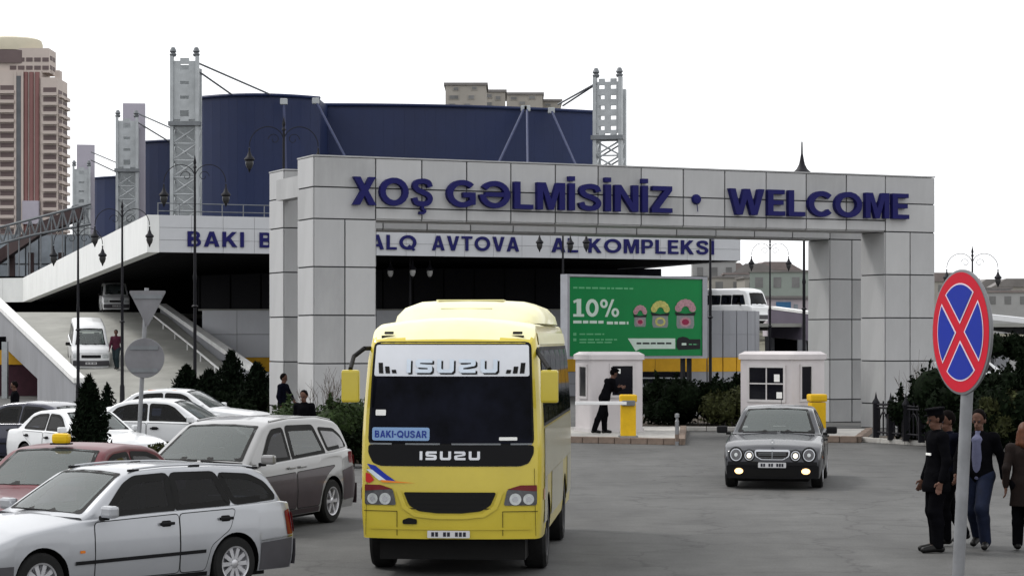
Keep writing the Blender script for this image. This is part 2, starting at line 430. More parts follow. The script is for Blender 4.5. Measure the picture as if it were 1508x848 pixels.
GLYPH = {
 'E':[[(0,0),(.64,0),(.64,.17),(.2,.17),(.2,.42),(.58,.42),(.58,.59),(.2,.59),(.2,.83),(.62,.83),(.62,1),(0,1)]],
 'W':[[(0,1),(.22,1),(.37,.33),(.53,1),(.75,1),(.91,.33),(1.06,1),(1.28,1),(1.02,0),(.80,0),(.64,.62),(.48,0),(.26,0)]],
 'M':[[(0,0),(0,1),(.28,1),(.46,.38),(.64,1),(.92,1),(.92,0),(.73,0),(.73,.70),(.54,.0),(.38,.0),(.19,.70),(.19,0)]],
 'N':[[(0,0),(0,1),(.21,1),(.60,.34),(.60,1),(.80,1),(.80,0),(.59,0),(.20,.66),(.20,0)]],
 'Z':[[(0,0),(0,.17),(.44,.83),(.03,.83),(.03,1),(.70,1),(.70,.83),(.26,.17),(.71,.17),(.71,0)]],
 'X':[[(0,0),(.29,.51),(.02,1),(.26,1),(.42,.68),(.58,1),(.81,1),(.54,.51),(.83,0),(.58,0),(.41,.33),(.24,0)]],
 'V':[[(0,1),(.23,1),(.41,.27),(.59,1),(.81,1),(.52,0),(.29,0)]],
 'A':[[(0,0),(.30,1),(.53,1),(.83,0),(.61,0),(.415,.74),(.22,0)],[(.24,.20),(.59,.20),(.55,.36),(.28,.36)]],
 'K':[[(0,0),(0,1),(.2,1),(.2,.60),(.52,1),(.77,1),(.44,.58),(.80,0),(.55,0),(.30,.42),(.2,.30),(.2,0)]],
 'T':[[(0,1),(.72,1),(.72,.83),(.46,.83),(.46,0),(.26,0),(.26,.83),(0,.83)]],
 'Y':[[(0,1),(.24,1),(.41,.62),(.58,1),(.81,1),(.51,.42),(.51,0),(.31,0),(.31,.42)]],
 'I':[[(0,0),(.2,0),(.2,1),(0,1)]], 'İ':[[(0,0),(.2,0),(.2,1),(0,1)],[(0,1.09),(.2,1.09),(.2,1.26),(0,1.26)]],
 'L':[[(0,0),(0,1),(.2,1),(.2,.17),(.62,.17),(.62,0)]],
 'O':_O(), 'Q':_O()+_strip([(.56,.30),(.92,-.02)],.16),
 'C':_strip(_arc(.5,.5,.40,.405,42,318),.20), 'S':_strip(_S,.185), 'Ş':_strip(_S,.185)+_strip(_spl([(.36,.0),(.37,-.10),(.45,-.16),(.38,-.24),(.26,-.22)]),.09),
 'G':_strip(_arc(.5,.5,.40,.405,42,312)+[(.82,.20),(.82,.46),(.52,.46)],.19),
 'Ə':_strip(_arc(.5,.5,.40,.405,148,-180,22),.19)+[[(.19,.42),(.80,.42),(.80,.58),(.19,.58)]],
 'B':[[(0,0),(.2,0),(.2,1),(0,1)]]+_strip([(.2,.915),(.42,.915)]+_arc(.42,.735,.155,.18,90,-90,8)+[(.2,.555)],.17)+_strip([(.2,.47),(.46,.47)]+_arc(.46,.278,.165,.193,90,-90,8)+[(.2,.085)],.17),
 'P':[[(0,0),(.2,0),(.2,1),(0,1)]]+_strip([(.2,.915),(.44,.915)]+_arc(.44,.69,.18,.225,90,-90,8)+[(.2,.465)],.17),
 'R':[[(0,0),(.2,0),(.2,1),(0,1)]]+_strip([(.2,.915),(.44,.915)]+_arc(.44,.70,.18,.215,90,-90,8)+[(.2,.485)],.17)+_strip([(.42,.44),(.66,0)],.2),
 'U':_strip([(.1,1),(.1,.36)]+_arc(.38,.36,.28,.27,180,360,10)+[(.66,1)],.2),
 '-':[[(0,.38),(.32,.38),(.32,.55),(0,.55)]],
 '0':_strip(_arc(.36,.5,.26,.41,0,360)[:-1],.19,True),
 '%':_strip(_arc(.22,.75,.15,.19,0,360,14)[:-1],.13,True)+_strip(_arc(.86,.25,.15,.19,0,360,14)[:-1],.13,True)+[[(.28,0),(.42,0),(.80,1),(.66,1)]],
}
def glyph_shapes(ch):
    """quads and polygons of one letter, plus its extent"""
    polys = []
    for g in GLYPH[ch]:
        if isinstance(g, tuple): polys.append(g)
        else: polys.append(('p', g, 0))
    xs = []
    for k, g, m in polys:
        for q in g:
            if k == 'q': xs += [q[0].x, q[1].x]
            else: xs.append(q[0])
    return polys, min(xs), max(xs)
def write(word, M4, x0, x1, h, material, parent, depth=.06, off=0, gap=.10, name="letter", one=False):
    """letters of a word as meshes; M4 maps (x along, y up, z outward) to the parent's space.
    Fitted between x0 and x1, capital height h."""
    ent = [None if c == ' ' else glyph_shapes(c) for c in word]
    w = sum(.35 if e is None else e[2]-e[1]+gap for e in ent) - gap
    kx = (x1-x0)/w; x = 0; objs = []; joint = MB()
    for e in ent:
        if e is None: x += .35; continue
        polys, a, b = e; q = joint if one else MB()
        for k, (kind, g, m) in enumerate(polys):
            d = depth - k*depth*.02
            f = lambda p, z: M4 @ Vector((x0+(x+p[0]-a)*kx, p[1]*h, z))
            if kind == 'p':
                n = len(g); vs = [f(p, .001) for p in g]+[f(p, d) for p in g]
                q._add(vs, [tuple(range(n-1,-1,-1)), tuple(range(n,2*n))]+[(i,(i+1)%n,n+(i+1)%n,n+i) for i in range(n)])
            else:
                n = len(g); vs = []
                for l, r_ in g: vs += [f(l,.001), f(r_,.001), f(l,d), f(r_,d)]
                fs = []
                for i in range(m):
                    A, B = 4*i, 4*((i+1) % n)
                    fs += [(A+2,A+3,B+3,B+2),(A,B,B+1,A+1),(A,A+2,B+2,B),(A+1,B+1,B+3,A+3)]
                if m < n: fs += [(0,1,3,2),(4*n-4,4*n-2,4*n-1,4*n-3)]
                q._add(vs, fs)
        if not one: objs.append(q.build(name, material, parent))
        x += (b-a)+gap
    if one: return joint.build(name, material, parent)
    return objs
def plane_frame(o, u, n, up=(0,0,1)):
    """matrix with columns u (along), up, n (outward) and origin o"""
    u, n, up = Vector(u).normalized(), Vector(n).normalized(), Vector(up)
    m = Matrix((u, up, n)).transposed().to_4x4(); m.translation = Vector(o); return m

# ------------------------------------------------------------------ organic shapes by distance field
def surface_nets(V, org, h):
    inside = V < 0
    nx, ny, nz = V.shape
    c = [inside[i:nx-1+i, j:ny-1+j, k:nz-1+k] for i in (0,1) for j in (0,1) for k in (0,1)]
    tot = sum(x.astype(np.int8) for x in c)
    act = (tot > 0) & (tot < 8)
    ids = -np.ones(act.shape, np.int64); idx = np.argwhere(act); ids[act] = np.arange(len(idx))
    acc = np.zeros((len(idx), 3)); cnt = np.zeros(len(idx))
    I, J, K = idx[:,0], idx[:,1], idx[:,2]
    cor = [(i,j,k) for i in (0,1) for j in (0,1) for k in (0,1)]
    for a in cor:
        for ax in range(3):
            if a[ax] == 1: continue
            b = list(a); b[ax] = 1
            va = V[I+a[0], J+a[1], K+a[2]]; vb = V[I+b[0], J+b[1], K+b[2]]
            m = (va < 0) != (vb < 0)
            t = np.where(m, va/np.where(m, va-vb, 1), 0)
            p = np.tile(np.array(a, float), (len(idx),1)); p[:,ax] += t
            acc[m] += p[m]; cnt[m] += 1
    verts = (idx + acc/np.maximum(cnt,1)[:,None])*h + np.array(org)
    faces = []
    for ax in range(3):
        sl0 = [slice(None)]*3; sl1 = [slice(None)]*3; sl0[ax] = slice(0,-1); sl1[ax] = slice(1,None)
        A, B = inside[tuple(sl0)], inside[tuple(sl1)]
        e = np.argwhere(A != B); o1, o2 = (ax+1)%3, (ax+2)%3
        ok = (e[:,o1] > 0) & (e[:,o2] > 0) & (e[:,o1] < act.shape[o1]) & (e[:,o2] < act.shape[o2]) ; e = e[ok]
        if len(e) == 0: continue
        flip = A[tuple(e.T)]
        q = []
        for d1, d2 in ((0,0),(-1,0),(-1,-1),(0,-1)):
            f = e.copy(); f[:,o1] += d1; f[:,o2] += d2; q.append(ids[tuple(f.T)])
        q = np.stack(q, 1); q[flip] = q[flip][:, ::-1]
        faces.append(q[(q >= 0).all(1)])
    return verts, np.concatenate(faces)
def blob_mesh(name, prims, h, material, k=.025, cut=None):
    """smooth union of tapered capsules (p0, p1, r0, r1[, flatten])"""
    P = np.array([p for pr in prims for p in (pr[0], pr[1])], float); rm = max(max(pr[2], pr[3]) for pr in prims)
    lo = P.min(0) - rm - 3*h; hi = P.max(0) + rm + 3*h
    n = np.ceil((hi-lo)/h).astype(int) + 1
    V = np.full(n, .2, np.float32)
    ax = [lo[i] + np.arange(n[i])*h for i in range(3)]
    for pr in prims:
        a, b, r0, r1 = np.array(pr[0], float), np.array(pr[1], float), pr[2], pr[3]
        sc = np.array(pr[4]) if len(pr) > 4 else np.ones(3)
        mg = max(r0, r1)*max(sc) + .12
        i0 = np.clip(np.floor((np.minimum(a,b)-mg-lo)/h).astype(int), 0, n-1); i1 = np.clip(np.ceil((np.maximum(a,b)+mg-lo)/h).astype(int)+1, 1, n)
        X, Y, Z = np.meshgrid(ax[0][i0[0]:i1[0]], ax[1][i0[1]:i1[1]], ax[2][i0[2]:i1[2]], indexing='ij')
        p = np.stack([X,Y,Z], -1) - a
        d = b - a; dd = max(d @ d, 1e-9)
        t = np.clip((p @ d)/dd, 0, 1)
        q = (p - t[...,None]*d)/sc
        D = (np.linalg.norm(q, axis=-1) - (r0 + (r1-r0)*t)).astype(np.float32)*min(sc)
        S = V[i0[0]:i1[0], i0[1]:i1[1], i0[2]:i1[2]]
        hh = np.clip(.5 + .5*(D - S)/k, 0, 1)
        V[i0[0]:i1[0], i0[1]:i1[1], i0[2]:i1[2]] = D + (S-D)*hh - k*hh*(1-hh) if False else (D*(1-hh) + S*hh - k*hh*(1-hh))
    if cut is not None:
        X, Y, Z = np.meshgrid(*ax, indexing='ij')
        V = np.maximum(V, cut(X,Y,Z).astype(np.float32))
    v, f = surface_nets(V, lo, h)
    me = bpy.data.meshes.new(name); me.from_pydata(v.tolist(), [], f.tolist())
    me.polygons.foreach_set("use_smooth", [True]*len(me.polygons)); me.materials.append(material)
    return me
# ------------------------------------------------------------------ vehicles
def sm(pts, x, d=.05):
    xs = [p[0] for p in pts]; ys = [p[1] for p in pts]
    return float(sum(np.interp(x + k*d, xs, ys) for k in (-1, -.5, 0, .5, 1))/5)

def grid_fill(poly, n0=7, n1=5):
    """a flat polygon cut into a grid so that it can be bent onto a curved skin"""
    bm = bmesh.new()
    bm.faces.new([bm.verts.new((p[0], p[1], 0)) for p in poly])
    xs = [p[0] for p in poly]; ys = [p[1] for p in poly]
    for lo, hi, n, no in ((min(xs), max(xs), n0, (1,0,0)), (min(ys), max(ys), n1, (0,1,0))):
        for i in range(1, n):
            c = lo + (hi-lo)*i/n
            bmesh.ops.bisect_plane(bm, geom=bm.verts[:]+bm.edges[:]+bm.faces[:], plane_co=(c if no[0] else 0, c if no[1] else 0, 0), plane_no=no)
    bm.verts.index_update()
    v = [(a.co.x, a.co.y) for a in bm.verts]; f = [[a.index for a in q.verts] for q in bm.faces]
    bm.free(); return v, f
def rounded(poly, r=.04, n=3):
    """round the corners of a polygon"""
    out = []; m = len(poly)
    for i in range(m):
        p = Vector(poly[i]); a = Vector(poly[i-1]); b = Vector(poly[(i+1) % m])
        ra = min(r, (a-p).length*.45); rb = min(r, (b-p).length*.45)
        pa = p + (a-p).normalized()*ra; pb = p + (b-p).normalized()*rb
        for k in range(n+1):
            t = k/n; q = pa.lerp(p, t).lerp(p.lerp(pb, t), t); out.append((q.x, q.y))
    return out
def grow(poly, d):
    m = len(poly); P = [Vector(p) for p in poly]
    area = sum(P[i].x*P[(i+1)%m].y - P[(i+1)%m].x*P[i].y for i in range(m)); sgn = 1 if area > 0 else -1
    out = []
    for i in range(m):
        a, p, b = P[i-1], P[i], P[(i+1)%m]
        n1 = Vector(((p-a).y, -(p-a).x)).normalized()*sgn; n2 = Vector(((b-p).y, -(b-p).x)).normalized()*sgn
        n = (n1+n2); n = n.normalized() if n.length > 1e-4 else n1
        k = min(2.0, 1/max(.5, n.dot(n1)))
        out.append(tuple(p + n*d*k))
    return out

def inside_poly(p, poly):
    x, y = p; c = False; n = len(poly)
    for i in range(n):
        (x0,y0), (x1,y1) = poly[i-1], poly[i]
        if (y0 > y) != (y1 > y) and x < (x1-x0)*(y-y0)/(y1-y0)+x0: c = not c
    return c

class Vehicle:
    """a body skin given by curves along the length; patches (glass, doors, lamps) lie on the same skin"""
    def __init__(v, **k):
        v.bowf = .10; v.bowr = .06; v.zb0 = .20; v.endf = .8; v.rakef = [(0,.05),(.35,0),(.55,0),(.8,.10)]; v.raker = [(0,.05),(.35,0),(.6,0),(.95,.06)]
        v.tum = .20; v.crown = .03; v.bowg = .13; v.prof = [(.15,.93),(.30,.975),(.55,1.0),(.75,.99),(1.0,.955)]; v.plan = [(0,.90),(.10,.955),(.35,.99),(.8,1.0)]; v.planr = [(0,.90),(.12,.96),(.5,.99),(.9,1.0)]
        v.cut = []; v.cabin = True; v.rr = .07; v.archpad = .055; v.drop = 0.0
        v.__dict__.update(k)
        v.Hmax = (max(p[1] for p in v.zr) - v.belt_mean) if v.cabin else 1
    def hw(v, s):
        return v.W/2*min(sm(v.plan, s, .03), sm(v.planr, v.L - s, .03))
    def zbot(v, s):
        z = v.zb0
        for sa in v.axles:
            ra = v.wr + v.archpad
            if abs(s-sa) < ra: z = max(z, v.wr - v.drop + math.sqrt(ra*ra - (s-sa)**2))
        return z
    def Zs(v, s): return sm(v.zs, s)
    def Zt(v, s): return sm(v.zt, s)
    def Zr(v, s): return sm(v.zr, s, .06)
    def yside(v, s, z): return v.hw(s)*sm(v.prof, z, .03)
    def D(v, s, y, z, g=False):
        x = v.L/2 - s
        q = min(1.2, abs(y)/(v.W/2))
        wf = max(0, 1 - s/v.endf)**1.5; wr = max(0, 1 - (v.L-s)/v.endf)**1.5
        x -= wf*(v.bowf*q**2.4 + float(np.interp(z, [p[0] for p in v.rakef], [p[1] for p in v.rakef])))
        x += wr*(v.bowr*q**2.4 + float(np.interp(z, [p[0] for p in v.raker], [p[1] for p in v.raker])))
        if g:
            x -= v.bowg*q*q*min(1, max(0, (v.s2 + .25 - s)/(v.s2 + .25 - v.s1)))
            x += .08*q*q*min(1, max(0, (s - v.s3 + .1)/(v.s4 - v.s3 + .1)))
        return (x, y, z)
    def skin(v):
        b = MB()
        st = sorted(set([v.L*i/64 for i in range(65)] + [.03, .07, v.L-.03, v.L-.07] + [sa + (v.wr+v.archpad)*c for sa in v.axles for c in
              [-1.001,-.999,-.97,-.9,-.8,-.66,-.5,-.33,-.17,0,.17,.33,.5,.66,.8,.9,.97,.999,1.001]]))
        n = 9; ring = []
        for s in st:
            zb, zs, zt = v.zbot(s), v.Zs(s), v.Zt(s)
            pts = []
            for i in range(n):
                z = zb + (zs - zb)*i/(n-1); pts.append((v.yside(s, z), z))
            y = pts[-1][0]
            pts += [(y-.010, zs+.012), (y-.035, zs+.024)]
            for f in (.85, .62, .35, .0): pts.append((y*f*.96, zs + .024 + max(.004, zt-zs-.024)*(1 - f*f)))
            ring.append(pts)
        m = len(ring[0]); vs = []; fs = []
        for s, pts in zip(st, ring):
            for y, z in pts: vs.append(v.D(s, y, z))
            for y, z in pts[:-1]: vs.append(v.D(s, -y, z))
        w = 2*m - 1
        Lf = lambda i, k: i*w + k
        Rt = lambda i, k: i*w + (k if k == m-1 else m + k)
        for i in range(len(st)-1):
            for k in range(m-1):
                if v.cabin and k >= n+2 and v.s1+.16 < st[i] and st[i+1] < v.s4-.10: continue
                fs.append((Lf(i,k), Lf(i+1,k), Lf(i+1,k+1), Lf(i,k+1)))
                fs.append((Rt(i,k), Rt(i,k+1), Rt(i+1,k+1), Rt(i+1,k)))
        b._add(vs, fs, True)
        for i, s in ((0, 0.0), (len(st)-1, v.L)):       # end caps with columns so that they bow
            nc = 14; cv = []; cf = []
            for y, z in ring[i]:
                for c in range(nc+1): cv.append(v.D(s, -y + 2*y*c/nc, z))
            for k in range(m-1):
                for c in range(nc):
                    q = (k*(nc+1)+c, k*(nc+1)+c+1, (k+1)*(nc+1)+c+1, (k+1)*(nc+1)+c); cf.append(q)
            b._add(cv, cf, True)
        if v.cabin: v.cabin_skin(b)
        return b
    # greenhouse
    def zg(v, s): return v.Zs(s) - .02
    def yg(v, s, z):
        yb = v.yside(s, v.Zs(s)) - .030
        return yb - v.tum*max(0, min(1.15, (z - v.zg(s))/v.Hmax))*1.0
    def cabin_skin(v, b):
        ns = 84; nsd = 11; S = [v.s1 + (v.s4-v.s1)*i/ns for i in range(ns+1)]; vs = []; m = None; prm = []
        fr = [1, .9, .78, .66, .54, .42, .28, .14, 0]
        for s in S:
            zg, zr = v.zg(s), max(v.Zr(s), v.zg(s)+.01); r = min(v.rr, (zr-zg)*.5)
            pts = []; pr = []
            for i in range(nsd):
                z = zg + (zr-r-zg)*i/(nsd-1); pts.append((v.yg(s,z), z)); pr.append(('cab', s, z))
            y0 = pts[-1][0]
            for a in (20, 45, 70): pts.append((y0 - r*.9*(1-math.cos(R(a))), zr - r + r*math.sin(R(a)))); pr.append(('arc', s, 0))
            y1 = y0 - r*.9
            for f in fr: pts.append((y1*f, v.ztop(s, y1*f))); pr.append(('top', f, s))
            m = len(pts); prm.append(pr)
            for y, z in pts: vs.append(v.D(s, y, z, True))
            for y, z in pts[:-1]: vs.append(v.D(s, -y, z, True))
        w = 2*m-1; fs = []
        Lf = lambda i, k: i*w + k
        Rt = lambda i, k: i*w + (k if k == m-1 else m + k)
        for i in range(len(S)-1):
            for k in range(m-1):
                c = [prm[i][k], prm[i+1][k], prm[i+1][k+1], prm[i][k+1]]; kd = c[0][0] if len(set(q[0] for q in c)) == 1 else None
                cl = [(q[1], q[2]) for q in c]
                if not (kd in ('cab','top') and v.hole(kd, 1, cl)): fs.append((Lf(i,k), Lf(i+1,k), Lf(i+1,k+1), Lf(i,k+1)))
                if kd == 'top': cl = [(-q[0], q[1]) for q in cl]
                if not (kd in ('cab','top') and v.hole(kd, -1, cl)): fs.append((Rt(i,k), Rt(i,k+1), Rt(i+1,k+1), Rt(i+1,k)))
        b._add(vs, fs, True)
    def ye(v, s):
        zg, zr = v.zg(s), max(v.Zr(s), v.zg(s)+.01); r = min(v.rr, (zr-zg)*.5)
        return v.yg(s, zr-r) - r*.9
    def ztop(v, s, y):
        zg, zr = v.zg(s), max(v.Zr(s), v.zg(s)+.01)
        e = max(.1, v.ye(s)); return zr + v.crown*min(1, (zr-zg)/.25)*(1 - min(1, abs(y)/e)**2)
    # patches
    def patch(v, b, kind, poly, off, side=1, n=(7,5), thick=0.0):
        P, F = grid_fill(poly, *n); vs = []
        for a, c in P:
            if kind == 'low': y = v.yside(a, c) + off; vs.append(v.D(a, side*y, c))
            elif kind == 'cab': y = v.yg(a, c) + off; vs.append(v.D(a, side*y, c, True))
            elif kind == 'top':
                y = a*v.ye(c); e = .02
                d1 = (v.ztop(c+e, y) - v.ztop(c-e, y))/(2*e); nl = math.sqrt(1+d1*d1)
                p = v.D(c, y, v.ztop(c, y), True); vs.append((p[0] + off*d1/nl, y, p[2] + off/nl))
            elif kind == 'front': p = v.D(0, a, c); vs.append((p[0]+off, p[1], p[2]))
            elif kind == 'rear': p = v.D(v.L, a, c); vs.append((p[0]-off, p[1], p[2]))
            elif kind == 'hood':
                zs, zt = v.Zs(c)+.024, v.Zt(c); y = a; f = abs(a)/max(.1, v.hw(c)*.92)
                p = v.D(c, a, zs + max(.004, zt-zs)*(1-min(1,f)**2)); vs.append((p[0], p[1], p[2]+off))
        b._add(vs, F, True); return b
    def ring(v, root, kind, outer, inner, off, side, sub=2):
        """black rubber and printed edge round a pane: the band between two outlines"""
        b = MB(); n = len(outer); P = []
        for i in range(n):
            for k in range(sub):
                t = k/sub; j = (i+1) % n
                P.append(((outer[i][0]*(1-t)+outer[j][0]*t, outer[i][1]*(1-t)+outer[j][1]*t), (inner[i][0]*(1-t)+inner[j][0]*t, inner[i][1]*(1-t)+inner[j][1]*t)))
        vs = []
        for o, q in P:
            for a, c in (o, q): vs.append(v.point(kind, a, c, off, side))
        m = len(P); b._add(vs, [(2*i, 2*i+1, (2*i+3) % (2*m), (2*i+2) % (2*m)) for i in range(m)], True)
        return b.build("window_seal", M['seal'], root, sharp=50)
    def point(v, kind, a, c, off, side):
        if kind == 'cab': return v.D(a, side*(v.yg(a, c)+off), c, True)
        y = a*v.ye(c); e = .02; d1 = (v.ztop(c+e, y) - v.ztop(c-e, y))/(2*e); nl = math.sqrt(1+d1*d1)
        p = v.D(c, y, v.ztop(c, y), True); return (p[0]+off*d1/nl, y, p[2]+off/nl)
    def hole(v, kind, side, corners):
        for k, sd, poly in v.cut:
            if k == kind and (kind == 'top' or sd == side) and all(inside_poly(c, poly) for c in corners): return True
        return False
    def finish(v, r):
        v.skin().build("body", v.paint, r, sharp=40)
        zb = v.belt_mean; x = lambda s: v.L/2 - s
        b = MB()
        for s, ys in ((v.s2+.28, (.36,-.36)), (v.s2+1.16, (.38,-.38))):
            for y in ys:
                b.cbox((x(s), y, zb-.10), (.13,.46,.62), .05); b.cbox((x(s)-.03, y, zb+.29), (.09,.24,.17), .04); b.tube((x(s)-.02,y,zb+.15),(x(s)-.02,y,zb+.25),.03)
                b.cbox((x(s)+.28, y, zb-.36), (.5,.46,.14), .05)
        b.build("seats", M['seat'], r, weld=False)
        b = MB(); b.cbox((x(v.s1+.42), 0, zb-.06), (.42, v.W*.80, .16), .05)
        c = Vector((x(v.s1+.72), .36, zb-.02)); ring = [c + Vector((.06*math.sin(a), .18*math.cos(a), .17*math.sin(a))) for a in [2*math.pi*i/16 for i in range(17)]]; b.path(ring, .014, 6); b.tube(c, c+Vector((.25,0,-.06)), .03)
        b.build("dashboard", M['cabin_lining'], r, weld=False)
        MB().cbox((x(v.s1+.80), 0, max(p[1] for p in v.zr)-.17), (.03,.20,.06), .01).build("interior_mirror", M['seal'], r)
    def pz(v, root, name, mats, kind, poly, off, side=1, n=(7,5)):
        b = MB(); v.patch(b, kind, poly, off, side, n)
        return b.build(name, mats, root, sharp=50)

def wheel_meshes(r, w, spokes=8, rimmat=None, key={}):
    k = (r, w, spokes, rimmat.name)
    if k in key: return key[k]
    t = MB().lathe([(r*.66,-w/2),(r*.93,-w/2),(r,-w*.36),(r,w*.36),(r*.93,w/2),(r*.66,w/2),(r*.62,w*.3),(r*.62,-w*.3),(r*.66,-w/2)], 36, axis='Y').mesh("tyre", M['tyre'])
    b = MB().lathe([(r*.665,w*.46),(r*.66,w*.50),(r*.60,w*.48),(r*.57,w*.30),(r*.57,w*.1),(0.001,w*.1)], 36, axis='Y')
    b.lathe([(r*.17,w*.30),(r*.16,w*.42),(r*.10,w*.45),(0.001,w*.45)], 16, axis='Y')
    for i in range(spokes):
        a = 2*math.pi*i/spokes; u = Vector((math.cos(a),0,math.sin(a))); q = Vector((-math.sin(a),0,math.cos(a)))
        p = [u*r*.12 - q*r*.065, u*r*.12 + q*r*.065, u*r*.59 + q*r*.085, u*r*.59 - q*r*.085]
        y0, y1 = Vector((0,w*.16,0)), Vector((0,w*.42,0))
        b._add([x+y0 for x in p] + [x+y1 for x in p], [(4,5,6,7),(0,3,2,1),(0,1,5,4),(1,2,6,5),(2,3,7,6),(3,0,4,7)])
    rm = b.mesh("rim", rimmat)
    bk = MB().lathe([(0.001,w*.05),(r*.6,w*.05),(r*.6,w*.09),(0.001,w*.09)], 24, axis='Y').mesh("brake_disc", M['rimdark'])
    key[k] = (t, rm, bk); return key[k]
def add_wheels(v, root, spokes=8, rimmat=None, yin=.09):
    tm, rm, bk = wheel_meshes(v.wr, v.ww, spokes, rimmat or M['rim'])
    for sa in v.axles:
        for sd in (1, -1):
            o = obj("wheel", tm, root); o.location = (v.L/2 - sa, sd*(v.W/2 - yin), v.wr - v.drop)
            if sd < 0: o.rotation_euler = (0, 0, math.pi)
            obj("rim", rm, o); obj("brake_disc", bk, o)
    b = MB()
    zt = v.Zs(v.L/2)
    b.box((-v.L/2+.35, -v.W/2+.24, .13), (v.L/2-.45, v.W/2-.26, zt-.12))  # box carried low to deepen the shadow under the vehicle
    for sa in v.axles:       # dark arch liners
        x = v.L/2 - sa
        for sd in (1,-1):
            y0, y1 = sd*(v.W/2-.035), sd*(v.W/2-.30); ra = v.wr+v.archpad+.004; vs = []; fs = []
            for i in range(13):
                a = math.pi*i/12
                for y in (y0, y1): vs.append((x + ra*math.cos(a), y, v.wr - v.drop + ra*math.sin(a)))
            fs = [(2*i,2*i+1,2*i+3,2*i+2) for i in range(12)]; b._add(vs, fs)
    b.build("underbody", M['seal'], root)

def seal_glass(v, root, kind, poly, side, glass, seal=.014, name="side_window", r=.05, off=.005):
    p = rounded(poly, r)
    g = v.pz(root, name, glass, kind, p, off, side)
    v.cut.append((kind, side, p)); v.ring(g, kind, grow(p, seal), grow(p, -.044), off+.0015, side)
    return g
def screen(v, root, s0, s1, f0, f1, glass, name, top_f=None, off=.005, seal=.018):
    """windscreen or rear window on the sloped part of the cabin: s0 low end, s1 high end"""
    poly = rounded([(-f0, s0), (f0, s0), (f1, s1), (-f1, s1)], .05)
    b = MB(); v.patch(b, 'top', poly, off, 1, (10, 6)); g = b.build(name, glass, root, sharp=50)
    e = seal; sg = 1 if s1 > s0 else -1
    poly2 = rounded([(-f0-e, s0-e*sg), (f0+e, s0-e*sg), (f1+e, s1+e*sg), (-f1-e, s1+e*sg)], .05)
    e = -.050
    poly3 = rounded([(-f0-e, s0-e*sg), (f0+e, s0-e*sg), (f1+e, s1+e*sg), (-f1-e, s1+e*sg)], .05)
    v.cut.append(('top', 1, poly)); v.ring(g, 'top', poly2, poly3, off+.0015, 1, 3)
    return g
def door(v, root, poly, paint, side, handle=None, hmat=None):
    p = rounded(poly, .05)
    d = v.pz(root, "door", paint, 'low', p, .005, side, (8,8))
    b = MB(); v.patch(b, 'low', grow(p, .010), .0025, side, (8,8)); b.build("door_seam", M['seal'], d, sharp=50)
    if handle:
        s, z = handle; y = v.yside(s, z)
        b = MB().cbox((v.L/2 - s, side*(y+.028), z), (.20, .028, .035), .010)
        v.patch(b, 'low', rounded([(s-.07,z-.035),(s+.07,z-.035),(s+.07,z+.035),(s-.07,z+.035)], .03), .007, side, (3,3))
        b.build("handle", hmat or M['plastic'], d)
    return d
def mirror(v, root, s, z, side, paint, ext=.13):
    y = v.yside(s, v.Zs(s))
    b = MB().cbox((v.L/2 - s, side*(y + ext - .02), z + .075), (.12, .20, .135), .035)
    o = b.build("mirror", paint, root)
    b = MB().cbox((v.L/2 - s, side*(y+.03), z + .005), (.09, .09, .05), .012); b.build("mirror_foot", M['plastic'], o)
    b = MB().cbox((v.L/2 - s - .064, side*(y+ext-.02), z+.075), (.008, .16, .10)); b.build("mirror_glass", M['mirrorglass'], o)
    return o
def bplate(v, root, kind, y0, y1, z0, z1, off=.02, groups=(2,2,3)):
    b = MB(); v.patch(b, kind, rounded([(y0,z0),(y1,z0),(y1,z1),(y0,z1)], .012), off, 1, (2,1)); o = b.build("number_plate", M['plate'], root)
    # characters too blurred to read in the photograph: plain dark strokes
    b = MB(); n = sum(groups) + len(groups) - 1; w = (y1-y0)*.84/n; x = y0 + (y1-y0)*.08; h = z1-z0
    for g in groups:
        for i in range(g):
            v.patch(b, kind, [(x+w*.14, z0+h*.2), (x+w*.86, z0+h*.2), (x+w*.86, z0+h*.8), (x+w*.14, z0+h*.8)], off+.002, 1, (1,1)); x += w
        x += w
    stuff(b.build("plate_characters", M['ink'], o))
    return o

def car_root(name, label, cat, loc, head, group=None):
    h = Vector(head); return thing(name, label, cat, loc, math.atan2(h.y, h.x), group)

BASE_EST = dict(L=4.5, W=1.72, axles=(.82, 3.51), wr=.31, ww=.20, belt_mean=.95,
    zs=[(0,.62),(.10,.70),(.5,.80),(1.35,.905),(2.2,.935),(4.3,.975),(4.5,.95)],
    zt=[(0,.64),(.10,.74),(.5,.87),(1.35,.985),(4.3,1.0),(4.5,.97)],
    zr=[(1.25,.95),(1.38,.98),(2.05,1.375),(2.25,1.425),(2.7,1.445),(3.4,1.435),(3.95,1.395),(4.18,1.33),(4.44,1.0),(4.5,.96)], s1=1.28, s2=2.08, s3=4.1, s4=4.47)
BASE_SED = dict(L=4.7, W=1.80, axles=(.85, 3.65), wr=.32, ww=.21, belt_mean=.93,
    zs=[(0,.66),(.12,.72),(.5,.79),(1.5,.90),(2.5,.93),(3.9,.94),(4.55,.92),(4.7,.88)],
    zt=[(0,.70),(.12,.79),(.6,.88),(1.5,.975),(3.9,1.0),(4.5,.985),(4.7,.93)],
    zr=[(1.40,.93),(1.52,.97),(2.20,1.36),(2.42,1.405),(2.85,1.43),(3.35,1.40),(3.62,1.335),(4.10,1.02),(4.18,.97)], s1=1.42, s2=2.25, s3=3.58, s4=4.16)
